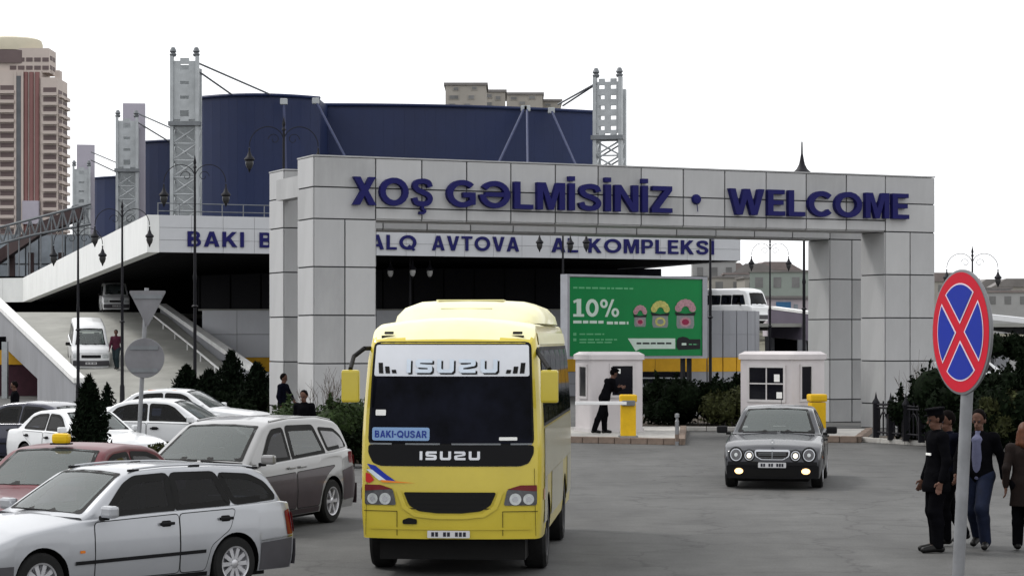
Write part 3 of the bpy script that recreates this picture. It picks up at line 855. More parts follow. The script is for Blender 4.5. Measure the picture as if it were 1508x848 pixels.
BASE_VAN = dict(L=4.75, W=1.80, axles=(.90, 3.75), wr=.33, ww=.21, belt_mean=.98,
    zs=[(0,.68),(.10,.78),(.5,.86),(1.1,.955),(2.2,.99),(4.5,1.07),(4.75,1.05)],
    zt=[(0,.72),(.10,.84),(.5,.94),(1.1,1.03),(4.5,1.08),(4.75,1.06)],
    zr=[(.95,.98),(1.05,1.03),(1.88,1.50),(2.15,1.57),(2.8,1.61),(3.7,1.60),(4.25,1.53),(4.45,1.45),(4.68,1.10),(4.72,1.06)], s1=.98, s2=1.92, s3=4.3, s4=4.70)

def lamps(v, root, zf=(.58,.70), yf=(.42,.74), zr=(.62,.86), yr=(.55,.80), round_=False):
    for sd in (1,-1):
        p = rounded([(sd*yf[0],zf[0]),(sd*yf[1],zf[0]),(sd*yf[1],zf[1]),(sd*yf[0],zf[1])], .04); v.pz(root, "headlight", M['lens'], 'front', p, .006)
        p = rounded([(sd*yr[0],zr[0]),(sd*yr[1],zr[0]),(sd*yr[1],zr[1]),(sd*yr[0],zr[1])], .04); v.pz(root, "tail_light", M['lensred'], 'rear', p, .006)

def estate_car():
    v = Vehicle(**BASE_EST)
    r = car_root("estate_car", "silver estate car with black roof rails and tinted side windows, nearest car at lower left", "car", (0,0,0), (1,0), "cars parked in the rows beside the road")
    v.paint = M['silver']
    add_wheels(v, r, 10, yin=.115)
    ws = screen(v, r, 1.40, 2.09, .90, .90, M['windscreen'], "windscreen")
    MB().box((-.02,0,0),(.02,.62,.012)).build("wiper", M['seal'], r)
    wp = r.children[-1]; wp.location = v.D(1.37, -.45, 1.005); wp.rotation_euler = (0,0,R(4))
    for sd in (1,-1):
        seal_glass(v, r, 'cab', [(1.66,.965),(2.04,1.265),(2.20,1.335),(2.66,1.35),(2.64,.985)], sd, M['carglass'], .045)
        seal_glass(v, r, 'cab', [(2.72,.985),(2.74,1.35),(3.34,1.34),(3.46,1.01)], sd, M['carglass'], .045)
        seal_glass(v, r, 'cab', [(3.54,1.015),(3.42,1.338),(3.86,1.305),(4.12,1.205),(4.30,1.045)], sd, M['carglass'], .03, r=.06)
        door(v, r, [(1.52,.27),(1.52,.90),(2.68,.93),(2.68,.27)], M['silver'], sd, (2.50,.835))
        door(v, r, [(2.70,.27),(2.70,.93),(3.52,.945),(3.42,.72),(3.14,.55),(3.06,.27)], M['silver'], sd, (3.36,.845))
        v.pz(r, "side_moulding", M['plastic'], 'low', [(1.25,.455),(1.25,.495),(3.06,.51),(3.06,.47)], .012, sd, (8,1))
        v.pz(r, "sill_trim", M['plastic'], 'low', [(1.24,.205),(1.24,.255),(3.10,.255),(3.10,.205)], .006, sd, (8,1))
        v.pz(r, "side_bumper", M['bumpgrey'], 'low', [(3.90,.21),(3.90,.53),(4.46,.56),(4.46,.21)], .012, sd, (6,3))
        v.pz(r, "chrome_strip", M['chrome'], 'low', [(3.90,.545),(3.90,.562),(4.46,.592),(4.46,.572)], .016, sd, (6,1))
        v.pz(r, "side_bumper", M['bumpgrey'], 'low', [(.06,.25),(.06,.50),(.43,.50),(.43,.25)], .012, sd, (6,3))
        v.pz(r, "indicator", M['lensamber'], 'low', rounded([(1.31,.58),(1.31,.61),(1.38,.61),(1.38,.58)], .01), .006, sd, (2,1))
        v.pz(r, "tail_light", M['lensred'], 'low', rounded([(4.36,.60),(4.36,.88),(4.485,.90),(4.485,.60)], .02), .006, sd, (3,3))
        mirror(v, r, 1.63, .945, sd, M['silver'], .15)
        b = MB(); pts = []
        for i in range(13):
            s = 2.25 + 1.75*i/12; y = sd*(v.ye(s) - .005); p = Vector(v.D(s, y, v.Zr(s) + .022, True)); pts.append(p)
        b.path(pts, .012)
        o_ = b.build("roof_rail", M['silver'], r)
        for i in (0, 6, 12): MB().cbox(pts[i]-Vector((0,0,.012)), (.15,.035,.03), .01).build("rail_foot", M['plastic'], o_)
    screen(v, r, 4.42, 4.16, .80, .80, M['carglass'], "rear_window")
    for kind in ('front', 'rear'):
        v.pz(r, "bumper", M['bumpgrey'], kind, [(-.80,.24),(.80,.24),(.80,.54),(-.80,.54)], .02, 1, (12,3))
    lamps(v, r, (.55,.66), (.42,.76))
    v.pz(r, "grille", M['plastic'], 'front', rounded([(-.34,.55),(.34,.55),(.36,.67),(-.36,.67)], .03), .008)
    bplate(v, r, 'rear', -.26, .26, .60, .70)
    v.finish(r)
    return r
def sedan(name, label, cat, paint, extra=None, **k):
    d = dict(BASE_SED); d.update(k); v = Vehicle(**d)
    r = car_root(name, label, cat, (0,0,0), (1,0), "cars parked in the rows beside the road")
    v.paint = paint
    add_wheels(v, r, 8, yin=.12)
    screen(v, r, 1.55, 2.25, .90, .90, M['windscreen'], "windscreen")
    screen(v, r, 4.10, 3.66, .86, .88, M['windscreen'], "rear_window")
    for sd in (1,-1):
        seal_glass(v, r, 'cab', [(1.80,.955),(2.20,1.25),(2.38,1.315),(2.78,1.335),(2.76,.965)], sd, M['carglass'], .02)
        seal_glass(v, r, 'cab', [(2.84,.965),(2.86,1.335),(3.30,1.31),(3.55,1.24),(3.82,.995)], sd, M['carglass'], .02)
        door(v, r, [(1.62,.27),(1.62,.885),(2.80,.915),(2.80,.27)], paint, sd, (2.62,.80))
        door(v, r, [(2.83,.27),(2.83,.915),(3.78,.925),(3.66,.80),(3.32,.62),(3.20,.27)], paint, sd, (3.56,.83))
        v.pz(r, "side_moulding", M['plastic'], 'low', [(1.28,.46),(1.28,.50),(3.20,.52),(3.20,.48)], .010, sd, (8,1))
        mirror(v, r, 1.76, .93, sd, paint)
    v.finish(r)
    return r, v
def minivan():
    v = Vehicle(**BASE_VAN)
    r = car_root("minivan", "silver minivan with burgundy lower doors, parked between the silver estate and the bus", "car", (0,0,0), (1,0), "cars parked in the rows beside the road")
    v.paint = M['silver2']
    add_wheels(v, r, 6, yin=.115)
    screen(v, r, 1.10, 1.93, .92, .90, M['windscreen'], "windscreen")
    screen(v, r, 4.64, 4.42, .84, .84, M['carglass'], "rear_window")
    b = MB()
    b.path([v.D(1.06, .10, 1.055), v.D(1.02,.78,1.03)], .012); b.path([v.D(1.06,-.62,1.05), v.D(1.03,.05,1.06)], .012); b.build("wiper", M['seal'], r)
    for sd in (1,-1):
        seal_glass(v, r, 'cab', [(1.52,1.03),(1.95,1.36),(2.12,1.45),(2.44,1.47),(2.44,1.02)], sd, M['carglass'], .03, name="front_side_window")
        seal_glass(v, r, 'cab', [(2.56,1.03),(2.58,1.475),(3.42,1.46),(3.60,1.07)], sd, M['windscreen'], .045)
        seal_glass(v, r, 'cab', [(3.72,1.10),(3.60,1.45),(4.10,1.415),(4.36,1.30),(4.52,1.14)], sd, M['lensdim'], .012)
        low = [(1.30,.30),(1.30,.80),(2.52,.83),(2.52,.30)]
        d = door(v, r, low, M['burgundy'], sd); d['label'] = "burgundy lower front door"
        d = door(v, r, [(2.55,.30),(2.55,.83),(3.86,.87),(3.62,.78),(3.38,.62),(3.30,.30)], M['burgundy'], sd); d['label'] = "burgundy lower rear door"
        for s in (2.36, 2.72):
            y = v.yside(s,.90); MB().cbox((v.L/2-s, sd*(y+.025), .905), (.19,.025,.035), .01).build("handle", M['silver2'], r)
        v.pz(r, "rear_quarter_panel", M['burgundy'], 'low', rounded([(4.16,.32),(4.10,.78),(4.68,.84),(4.68,.34)], .04), .005, sd, (5,5))
        v.pz(r, "front_wing_panel", M['burgundy'], 'low', rounded([(.10,.30),(.10,.74),(.46,.78),(.48,.30)], .04), .005, sd, (4,4))
        v.pz(r, "sill_trim", M['burgundy'], 'low', [(1.30,.21),(1.30,.285),(3.30,.285),(3.30,.21)], .008, sd, (8,1))
        v.pz(r, "tail_light", M['lensred'], 'low', rounded([(4.44,.88),(4.44,1.06),(4.73,1.05),(4.73,.88)], .03), .006, sd, (4,3))
        mirror(v, r, 1.42, 1.00, sd, M['silver2'], .15)
        b = MB(); b.path([Vector(v.D(s, sd*(v.ye(s)-.01), v.Zr(s)+.012, True)) for s in (2.2,2.6,3.2,3.8,4.2)], .014); b.build("roof_rail", M['silver2'], r)
    for kind in ('front','rear'): v.pz(r, "bumper", M['burgundy'], kind, [(-.84,.24),(.84,.24),(.84,.55),(-.84,.55)], .012, 1, (12,3))
    lamps(v, r, (.66,.80), (.45,.80), (.84,1.0), (.58,.82))
    v.pz(r, "grille", M['chrome'], 'front', rounded([(-.36,.64),(.36,.64),(.38,.78),(-.38,.78)], .03), .008)
    for i in (-1, 1):
        v.pz(r, "washer_nozzle", M['seal'], 'hood', rounded([(i*.12-.05, .99),(i*.12+.05,.99),(i*.12+.05,1.03),(i*.12-.05,1.03)], .01), .006, 1, (2,1))
    v.finish(r)
    return r
def driven_sedan():
    """graphite saloon with four round lamps, coming towards us"""
    v = Vehicle(**dict(BASE_SED, bowf=.16, rakef=[(0,.06),(.30,.02),(.45,0),(.58,.02),(.75,.10)]))
    r = car_root("graphite_sedan", "graphite saloon with four round headlights and lit fog lamps, driving towards us", "car", (0,0,0), (1,0))
    v.paint = M['graphite']
    add_wheels(v, r, 8, yin=.12)
    screen(v, r, 1.53, 2.25, .91, .90, M['windscreen'], "windscreen")
    screen(v, r, 4.10, 3.66, .86, .88, M['carglass'], "rear_window")
    for sd in (1,-1):
        seal_glass(v, r, 'cab', [(1.80,.955),(2.20,1.25),(2.38,1.315),(2.78,1.335),(2.76,.965)], sd, M['carglass'], .02)
        seal_glass(v, r, 'cab', [(2.84,.965),(2.86,1.335),(3.30,1.31),(3.55,1.24),(3.82,.995)], sd, M['carglass'], .02)
        door(v, r, [(1.62,.27),(1.62,.885),(2.80,.915),(2.80,.27)], M['graphite'], sd, (2.62,.80))
        door(v, r, [(2.83,.27),(2.83,.915),(3.78,.925),(3.66,.80),(3.32,.62),(3.20,.27)], M['graphite'], sd, (3.56,.83))
        mirror(v, r, 1.72, .94, sd, M['plastic'], .17)
        # round lamps: a chrome-edged bowl and a lens
        for k, (y, z, rad, lit) in enumerate(((.655,.625,.105,False), (.415,.615,.082,True))):
            circ = lambda q: [(sd*y + q*math.cos(2*math.pi*i/20), z + 1.06*q*math.sin(2*math.pi*i/20)) for i in range(20)]
            hl = v.pz(r, "headlight", M['chrome'], 'front', circ(rad), .012, 1, (4,4))
            v.pz(hl, "lamp_lens", M['lensdim'], 'front', circ(rad*.86), .016, 1, (4,4))
            b = MB(); v.patch(b, 'front', circ(rad*(.50 if lit else .3)), .019, 1, (3,3)); b.build("bulb", M['lit_dim'] if lit else M['lens'], hl)
            v.pz(r, "lamp_surround", M['seal'], 'front', circ(rad*1.28), .008, 1, (4,4))
        fg = v.pz(r, "fog_lamp", M['chrome'], 'front', [(sd*.60 + .085*math.cos(2*math.pi*i/18), .335 + .060*math.sin(2*math.pi*i/18)) for i in range(18)], .024, 1, (3,3))
        b = MB(); v.patch(b, 'front', [(sd*.60 + .076*math.cos(2*math.pi*i/18), .335 + .052*math.sin(2*math.pi*i/18)) for i in range(18)], .028, 1, (3,3)); b.build("bulb", M['lit'], fg)
        v.pz(r, "indicator", M['lensamber'], 'low', rounded([(.30,.55),(.30,.60),(.42,.60),(.42,.55)], .01), .006, sd, (2,1))
    g = v.pz(r, "grille", M['chrome'], 'front', rounded([(-.20,.54),(.20,.54),(.305,.60),(.318,.70),(.285,.722),(-.285,.722),(-.318,.70),(-.305,.60)], .03), .018, 1, (8,4))
    v.pz(g, "grille_mesh", M['seal'], 'front', rounded([(-.19,.555),(.19,.555),(.285,.61),(.295,.685),(-.295,.685),(-.285,.61)], .02), .024, 1, (8,4))
    b = MB()
    for z in (.58,.605,.63,.655): v.patch(b, 'front', [(-.25,z-.003),(.25,z-.003),(.25,z+.003),(-.25,z+.003)], .027, 1, (6,1)) if z != .605 else None
    v.patch(b, 'front', [(-.008,.56),(.008,.56),(.008,.70),(-.008,.70)], .029, 1, (1,4)); b.build("grille_bar", M['steel_d'], g)
    b = MB(); p = Vector(v.D(.10, 0, .77)); b.tube(p, p+Vector((0,0,.05)), .004)
    ring = [p + Vector((0, .035*math.cos(2*math.pi*i/16), .085+.035*math.sin(2*math.pi*i/16))) for i in range(17)]; b.path(ring, .004, 6)
    for a in (90, 210, 330): b.tube(p+Vector((0,0,.085)), p+Vector((0,.035*math.cos(R(a)),.085+.035*math.sin(R(a)))), .004)
    b.build("bonnet_emblem", M['chrome'], r)
    v.pz(r, "bumper", M['plastic'], 'front', rounded([(-.80,.44),(.80,.44),(.80,.505),(-.80,.505)], .02), .022, 1, (14,2))
    v.pz(r, "lower_intake", M['seal'], 'front', rounded([(-.44,.24),(.44,.24),(.46,.38),(-.46,.38)], .03), .018, 1, (10,3))
    v.pz(r, "lower_apron", M['plastic'], 'front', rounded([(-.83,.205),(.83,.205),(.83,.435),(-.83,.435)], .03), .010, 1, (14,3))
    bplate(v, r, 'front', -.25, .25, .40, .495, .032, (2,2,3))
    b = MB(); b.path([v.D(1.50,.08,.99), v.D(1.46,.72,.965)], .011); b.path([v.D(1.50,-.62,.975), v.D(1.46,.02,.99)], .011); b.build("wiper", M['seal'], r)
    # seats seen dimly behind the glass are left to the reflection; roof aerial
    b = MB(); p = Vector(v.D(3.5, 0, v.Zr(3.5)+.02, True)); b.tube(p, p+Vector((-.12,0,.16)), .006); b.build("aerial", M['seal'], r)
    v.finish(r)
    return r
def small_van(name, label, cat):
    """short-nosed white van seen from the front"""
    v = Vehicle(L=4.4, W=1.68, axles=(.75,3.4), wr=.30, ww=.19, belt_mean=1.05, bowf=.12,
        zs=[(0,.80),(.15,.92),(.55,1.02),(1.2,1.08),(4.2,1.10),(4.4,1.08)], zt=[(0,.84),(.15,.98),(.55,1.10),(1.2,1.12),(4.4,1.10)],
        zr=[(.42,1.03),(.55,1.10),(1.25,1.72),(1.5,1.84),(2.2,1.90),(3.8,1.89),(4.2,1.82),(4.38,1.20),(4.4,1.1)], s1=.46, s2=1.30, s3=4.2, s4=4.39, tum=.14, rr=.10,
        prof=[(.15,.94),(.30,.98),(.6,1.0),(.9,.99),(1.1,.97)])
    r = car_root(name, label, cat, (0,0,0), (1,0))
    v.paint = M['whitecar']; add_wheels(v, r, 6, M['rimdark'], .11)
    screen(v, r, .58, 1.27, .90, .90, M['windscreen'], "windscreen")
    for sd in (1,-1):
        seal_glass(v, r, 'cab', [(.95,1.12),(1.35,1.55),(1.50,1.66),(1.95,1.68),(1.95,1.12)], sd, M['carglass'], .02)
        seal_glass(v, r, 'cab', [(2.05,1.13),(2.05,1.68),(3.0,1.68),(3.0,1.13)], sd, M['carglass'], .02)
        seal_glass(v, r, 'cab', [(3.1,1.13),(3.1,1.68),(4.0,1.66),(4.1,1.13)], sd, M['carglass'], .02)
        mirror(v, r, .92, 1.06, sd, M['seal'], .16)
    lamps(v, r, (.62,.78), (.48,.76), (.8,1.05), (.62,.78))
    v.pz(r, "grille", M['plastic'], 'front', rounded([(-.42,.63),(.42,.63),(.42,.76),(-.42,.76)], .03), .008, 1, (8,3))
    v.pz(r, "bumper", M['bumpgrey'], 'front', rounded([(-.78,.28),(.78,.28),(.78,.52),(-.78,.52)], .04), .014, 1, (12,3))
    bplate(v, r, 'front', -.24, .24, .36, .46, .02)
    v.finish(r)
    return r
def minibus():
    """white minibus with high roof"""
    v = Vehicle(L=5.6, W=1.95, axles=(1.0,4.3), wr=.34, ww=.2, belt_mean=1.25, bowf=.10,
        zs=[(0,1.0),(.15,1.14),(.5,1.21),(1.3,1.23),(5.4,1.25),(5.6,1.22)], zt=[(0,1.04),(.15,1.18),(.5,1.24),(1.3,1.26),(5.6,1.24)],
        zr=[(.12,1.16),(.22,1.22),(.62,2.02),(.85,2.24),(1.4,2.34),(4.9,2.34),(5.4,2.25),(5.58,1.4),(5.6,1.25)], s1=.15, s2=.66, s3=5.3, s4=5.59, tum=.13, rr=.16,
        prof=[(.15,.95),(.30,.98),(.6,1.0),(.9,1.0),(1.25,.98)])
    r = car_root("minibus", "white minibus with dark windows on the raised road behind the billboard", "minibus", (0,0,0), (1,0))
    v.paint = M['whitecar']; add_wheels(v, r, 6, M['rimdark'], .11)
    screen(v, r, .25, .62, .92, .92, M['carglass'], "windscreen")
    for sd in (1,-1):
        for a, b in ((.75,1.95),(2.05,2.95),(3.05,3.95),(4.05,5.1)):
            p = [(a,1.30),(a+(.25 if a < 1.5 else 0),1.88),(b,1.90),(b,1.30)]; seal_glass(v, r, 'cab', p, sd, M['carglass'], .03)
        mirror(v, r, 1.15, 1.25, sd, M['seal'], .18)
    lamps(v, r, (.68,.85), (.52,.86), (.9,1.2), (.7,.9))
    v.pz(r, "bumper", M['bumpgrey'], 'front', rounded([(-.9,.3),(.9,.3),(.9,.58),(-.9,.58)], .04), .014, 1, (12,3))
    v.finish(r)
    return r

# ------------------------------------------------------------------ the bus
WORDMARK = {   # broad square capitals with cut corners, on a 1.45 x 1 cell
 'I': [[(0,0),(.36,0),(.36,1),(0,1)]],
 'S': [[(.16,1),(1.45,1),(1.45,.74),(.42,.74),(.36,.70),(.40,.65),(1.30,.60),(1.45,.46),(1.45,.14),(1.29,0),(0,0),(0,.26),(1.03,.26),(1.09,.31),(1.03,.36),(.15,.40),(0,.54),(0,.86)]],
 'U': [[(0,1),(.36,1),(.36,.32),(.44,.26),(1.01,.26),(1.09,.32),(1.09,1),(1.45,1),(1.45,.16),(1.28,0),(.17,0),(0,.16)]],
 'Z': [[(0,1),(1.29,1),(1.45,.86),(1.45,.60),(1.34,.50),(.40,.36),(.40,.26),(1.45,.26),(1.45,0),(.16,0),(0,.14),(0,.46),(.12,.54),(1.05,.66),(1.05,.74),(0,.74)]],
}
def wordmark(v, parent, yc, zc, h, w, off, mat_face, mat_shadow=None, name="wordmark"):
    """the maker's name across the bus front; read from in front, so local +y is the viewer's left... mirrored here"""
    word = "ISUZU"; adv = {'I': .36, 'S': 1.45, 'U': 1.45, 'Z': 1.45}; gap = .42
    tot = sum(adv[c] for c in word) + gap*4; k = w/tot
    def put(material, dx, dz, o, nm, par):
        out = []; x = 0
        for c in word:
            b = MB()
            for poly in WORDMARK[c]:
                pts = [(yc + (-w/2 + (x+px)*k + dx), zc - h/2 + py*h + dz) for px, py in poly]
                # front patches are bent onto the windscreen; triangulated by a flat fill
                v.patch(b, 'front', pts, o, 1, (4,1))
            out.append(b.build(nm, material, par, recalc=True)); x += adv[c] + gap
        return out
    if mat_shadow: put(mat_shadow, h*.14, -h*.12, off, "letter_shadow", parent)
    put(mat_face, 0, 0, off + .003, "letter", parent)

def big_bus():
    v = Vehicle(L=7.3, W=2.27, axles=(1.35, 5.35), wr=.45, ww=.28, drop=.215, zb0=.26, cabin=False, archpad=.07, belt_mean=1, bowf=.16, bowr=.08, endf=1.1,
        zs=[(0,2.62),(.05,2.70),(.35,2.80),(1.0,2.86),(6.9,2.86),(7.3,2.75)], zt=[(0,2.66),(.06,2.80),(.35,2.93),(1.0,2.97),(6.9,2.97),(7.3,2.8)],
        prof=[(.2,.97),(.45,.995),(1.2,1.0),(1.6,.995),(2.45,.945),(2.75,.90),(2.9,.86)], plan=[(0,.935),(.05,.965),(.15,.99),(.4,1.0)], planr=[(0,.93),(.06,.97),(.2,1.0)],
        rakef=[(0,.02),(.5,0),(1.15,.02),(1.7,.07),(2.3,.17),(2.62,.27),(2.8,.42),(3,.6)], raker=[(0,0),(1,0),(3,.1)])
    r = car_root("yellow_bus", "yellow coach with white windscreen banner and black grille, facing us on the road", "bus", (0,0,0), (1,0))
    sk = v.skin().build("body", [M['busyellow'], M['bustop_sheen']], r, sharp=42)
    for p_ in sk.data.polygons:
        if p_.normal.z > .6 and p_.center.z > 2.7: p_.material_index = 1  # upward faces paler: sky highlight painted in, same yellow body
    add_wheels(v, r, 6, M['rimdark'], .16)
    MB().box((-3.2,-.90,-.02),(3.30,.90,.75)).build("chassis_shade_box", M['seal'], r)  # black box set low to block light under the bus
    F = lambda nm, m, poly, off, n=(8,5), rd=.05, par=None: v.pz(par or r, nm, m, 'front', rounded(poly, rd) if rd else poly, off, 1, n)
    # yf: +y is the viewer's right seen from the front?  the bus looks along +x, so the viewer sees +y on the right
    g = F("windscreen", M['busglass'], [(-1.00,1.42),(1.00,1.42),(.955,2.64),(-.955,2.64)], .010, (14,8), .07)
    F("window_seal", M['seal'], [(-1.025,1.40),(1.025,1.40),(.975,2.665),(-.975,2.665)], .006, (14,8), .08, g)
    bn = F("windscreen_banner", M['banner'], [(-.96,2.24),(.96,2.24),(.945,2.625),(-.945,2.625)], .014, (14,3), .03)
    wordmark(v, bn, .01, 2.365, .165, 1.12, .017, M['decalwhite'], M['seal'])
    for sd in (1,-1):
        for i, hgt in enumerate((.13,.085,.045)):
            b = MB(); y = sd*(.87 - .085*i); v.patch(b, 'front', [(y-.028,2.275),(y+.028,2.275),(y+.028+sd*.012,2.275+hgt),(y-.028+sd*.012,2.275+hgt)], .018, 1, (1,1)); b.build("banner_stripe", M['seal'], bn)
    lp = F("front_panel", M['busblack'], [(-1.02,1.40),(1.02,1.40),(1.02,1.30),(.96,1.18),(.86,1.145),(-.86,1.145),(-.96,1.18),(-1.02,1.30)], .008, (14,4), .03)
    wordmark(v, lp, 0.0, 1.275, .105, .74, .012, M['chrome'])
    b = MB()
    for a, c in ((-1.0,-.72),(-.55,-.12),(.02,.62),(.74,1.0)): v.patch(b, 'front', [(a,1.405),(c,1.405),(c,1.425),(a,1.425)], .022, 1, (4,1))
    b.build("wiper", M['steel_d'], r)
    rs = F("route_sign", M['routesign'], [(-.97,1.455),(-.25,1.455),(-.25,1.615),(-.97,1.615)], .016, (8,2), .03)
    # lettering bent on to the glass
    me = write("BAKI-QUSAR", Matrix.Identity(4), -.935, -.285, .085, M['inkblue'], None, .002, 0, .14, "route_letters", True)
    md = me.data; 
    for q in md.vertices:
        p = v.D(0, q.co.x, 1.492 + q.co.y); q.co = (p[0] + .020 + q.co.z, p[1], p[2])
    me.parent = rs
    F("dashboard_paper", M['paper'], [(-.93,1.76),(-.80,1.76),(-.80,1.83),(-.93,1.83)], .014, (2,2), .01)
    F("dashboard_paper", M['paper'], [(.60,1.46),(.82,1.46),(.82,1.50),(.60,1.50)], .014, (3,1), .01)
    gr = F("grille", M['seal'], [(-.57,.83),(.57,.83),(.50,.67),(.38,.60),(.15,.575),(-.15,.575),(-.38,.60),(-.50,.67)], .012, (12,6), .03)
    F("grille_lip", M['busyellow'], [(-.60,.845),(-.53,.66),(-.40,.575),(-.16,.545),(.16,.545),(.40,.575),(.53,.66),(.60,.845),(.66,.845),(.58,.63),(.43,.53),(.17,.505),(-.17,.505),(-.43,.53),(-.58,.63),(-.66,.845)], .016, (14,8), 0)
    b = MB()
    for z in (.63,.69,.75,.80): v.patch(b, 'front', [(-.50,z-.006),(.50,z-.006),(.50,z+.006),(-.50,z+.006)], .016, 1, (8,1))
    b.build("grille_bar", M['plastic'], gr)
    for sd in (1,-1):
        hl = F("headlight", M['lensdim'], [(sd*.66,.67),(sd*1.06,.67),(sd*1.06,.915),(sd*.86,.915),(sd*.70,.86)], .014, (6,5), .03)
        F("lamp_lens_red", M['lensred'], [(sd*.70,.865),(sd*1.06,.84),(sd*1.06,.915),(sd*.86,.915)], .018, (5,2), .01, hl)
        for y, rad in ((.80,.072),(.96,.066)):
            c = [(sd*y + rad*math.cos(2*math.pi*i/18), .745 + rad*math.sin(2*math.pi*i/18)) for i in range(18)]
            F("lamp_bowl", M['lens'], c, .019, (3,3), 0, hl)
            c2 = [(sd*y + rad*.5*math.cos(2*math.pi*i/14), .745 + rad*.5*math.sin(2*math.pi*i/14)) for i in range(14)]
            F("bulb", M['chrome'], c2, .022, (2,2), 0, hl)
        F("roof_marker_lamp", M['seal'], [(sd*.74,2.755),(sd*.86,2.755),(sd*.86,2.79),(sd*.74,2.79)], .02, (2,1), .012)
        v.pz(r, "indicator", M['lensamber'], 'low', rounded([(.22,.72),(.22,.86),(.36,.86),(.36,.72)], .02), .01, sd, (3,3))
    F("fog_lamp_hole", M['seal'], [(-.58,.44),(-.40,.44),(-.40,.50),(-.50,.52),(-.58,.49)], .016, (3,2), .02)  # dark patch standing for the fog lamp hole
    for sd in (1,-1):
        F("panel_seam", M['seal'], [(sd*.645,.30),(sd*.653,.30),(sd*.653,.60),(sd*.645,.60)], .0145, (1,3), 0)
        F("panel_seam", M['seal'], [(sd*.653,.592),(sd*1.07,.592),(sd*1.07,.60),(sd*.653,.60)], .0145, (5,1), 0)
        F("panel_seam", M['seal'], [(sd*1.045,.30),(sd*1.05,.30),(sd*1.03,1.12),(sd*1.025,1.12)], .012, (1,5), 0)
    F("bumper_crease", M['busyellow'], [(-1.0,.375),(1.0,.375),(1.0,.40),(-1.0,.40)], .020, (14,1), .008)
    bplate(v, r, 'front', -.27, .25, .275, .365, .034, (2,2,3))
    # swoosh decal, viewer's left
    F("decal", M['decalblue'], [(-1.035,1.17),(-.93,1.15),(-.80,1.05),(-.66,.955),(-.80,.955),(-.90,1.0)], .013, (5,5), .01)
    F("decal", M['decalwhite'], [(-1.04,1.10),(-.97,1.10),(-.86,1.02),(-.78,.965),(-.88,.97)], .016, (4,4), .01)
    F("decal", M['decalred'], [(-1.05,1.06),(-1.0,1.05),(-.94,.97),(-1.0,.93),(-1.05,.95)], .013, (4,4), .01)
    F("decal", M['decalorange'], [(-.86,.975),(-.60,.955),(-.42,.94),(-.62,.94),(-.84,.945)], .0165, (5,2), .01)
    # side: window band, cream panels, door
    for sd in (1,-1):
        v.pz(r, "side_panel", M['buscream'], 'low', [(.42,.55),(.42,1.62),(7.1,1.62),(7.1,.99),(6.0,.99),(5.92,.78),(5.8,.55)], .006, sd, (20,4)) if False else None
        for a, b in ((.40,1.05),(2.02,4.75),(5.95,7.12)):
            v.pz(r, "side_panel", M['buscream'], 'low', [(a,.42),(a,.98),(b,.98),(b,.42)], .006, sd, (8,4))
        v.pz(r, "side_panel", M['buscream'], 'low', [(.40,.985),(.40,1.60),(7.12,1.60),(7.12,.985)], .006, sd, (20,4))
        v.pz(r, "window_band", M['seal'], 'low', [(.36,1.62),(.46,2.60),(7.10,2.60),(7.10,1.62)], .005, sd, (20,6))
        for a, b in ((.46,1.35),(1.41,2.5),(2.56,3.65),(3.71,4.8),(4.86,5.95),(6.01,7.02)):
            v.pz(r, "side_window", M['busglass'], 'low', rounded([(a,1.66),(a+(.05 if a < 1 else 0),2.55),(b,2.55),(b,1.66)], .06), .010, sd, (4,6))
        v.pz(r, "roof_edge_trim", M['bustop_sheen'], 'low', [(.55,2.63),(.60,2.78),(7.1,2.78),(7.1,2.63)], .008, sd, (16,2))
    # roof hump: air conditioner fairing with bevelled ends
    b = MB(); secs = []
    for x, wd, hh in ((1.75,.70,.00),(1.45,.86,.17),(1.1,.92,.26),(.5,.95,.29),(-1.6,.95,.29),(-2.2,.92,.24),(-2.5,.86,.10),(-2.6,.8,0)):
        secs.append([(x, wd*1.08*c, 2.90 + (hh+.03)*s_) for c, s_ in ((-1,0),(-.97,.35),(-.86,.72),(-.68,.94),(-.35,1),(0,1.02),(.35,1),(.68,.94),(.86,.72),(.97,.35),(1,0))])
    vs = [p for s_ in secs for p in s_]; n = len(secs[0])
    b._add(vs, [(i*n+j, i*n+j+1, (i+1)*n+j+1, (i+1)*n+j) for i in range(len(secs)-1) for j in range(n-1)], True)
    hp = b.build("roof_unit", M['bustop_sheen'], r, sharp=60)
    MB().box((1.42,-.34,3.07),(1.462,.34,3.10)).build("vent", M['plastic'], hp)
    MB().box((.6,-.45,3.205),(1.0,.45,3.222)).build("roof_hatch", M['bustop_sheen'], hp)
    # mirrors on dark arms
    for sd in (1,-1):
        b = MB(); a = Vector(v.D(.30, sd*1.02, 2.58)); e = Vector((v.L/2 - .02, sd*1.22, 2.33))
        if sd < 0: b.path([a, a+Vector((.16,-.08,.0)), a+Vector((.24,-.2,-.1)), e], .028, 10)
        else: b.path([a, a+Vector((.1,.03,-.05)), e], .028, 10)
        o = b.build("mirror_arm", M['seal'], r)
        MB().cbox((e.x, e.y, e.z-.21), (.13,.215,.40), .03).build("mirror", M['busyellow'], r)
        MB().cbox((e.x-.07, e.y, e.z-.21), (.012,.17,.34)).build("mirror_glass", M['mirrorglass'], r.children[-1])
    return r
# ------------------------------------------------------------------ ground
b = MB(); N_ = 40
b._add([(-1400,-60,0),(1400,-60,0),(1400,1500,0),(-1400,1500,0)], [(0,1,2,3)])
struct(b.build("forecourt_road", M['asphalt']))
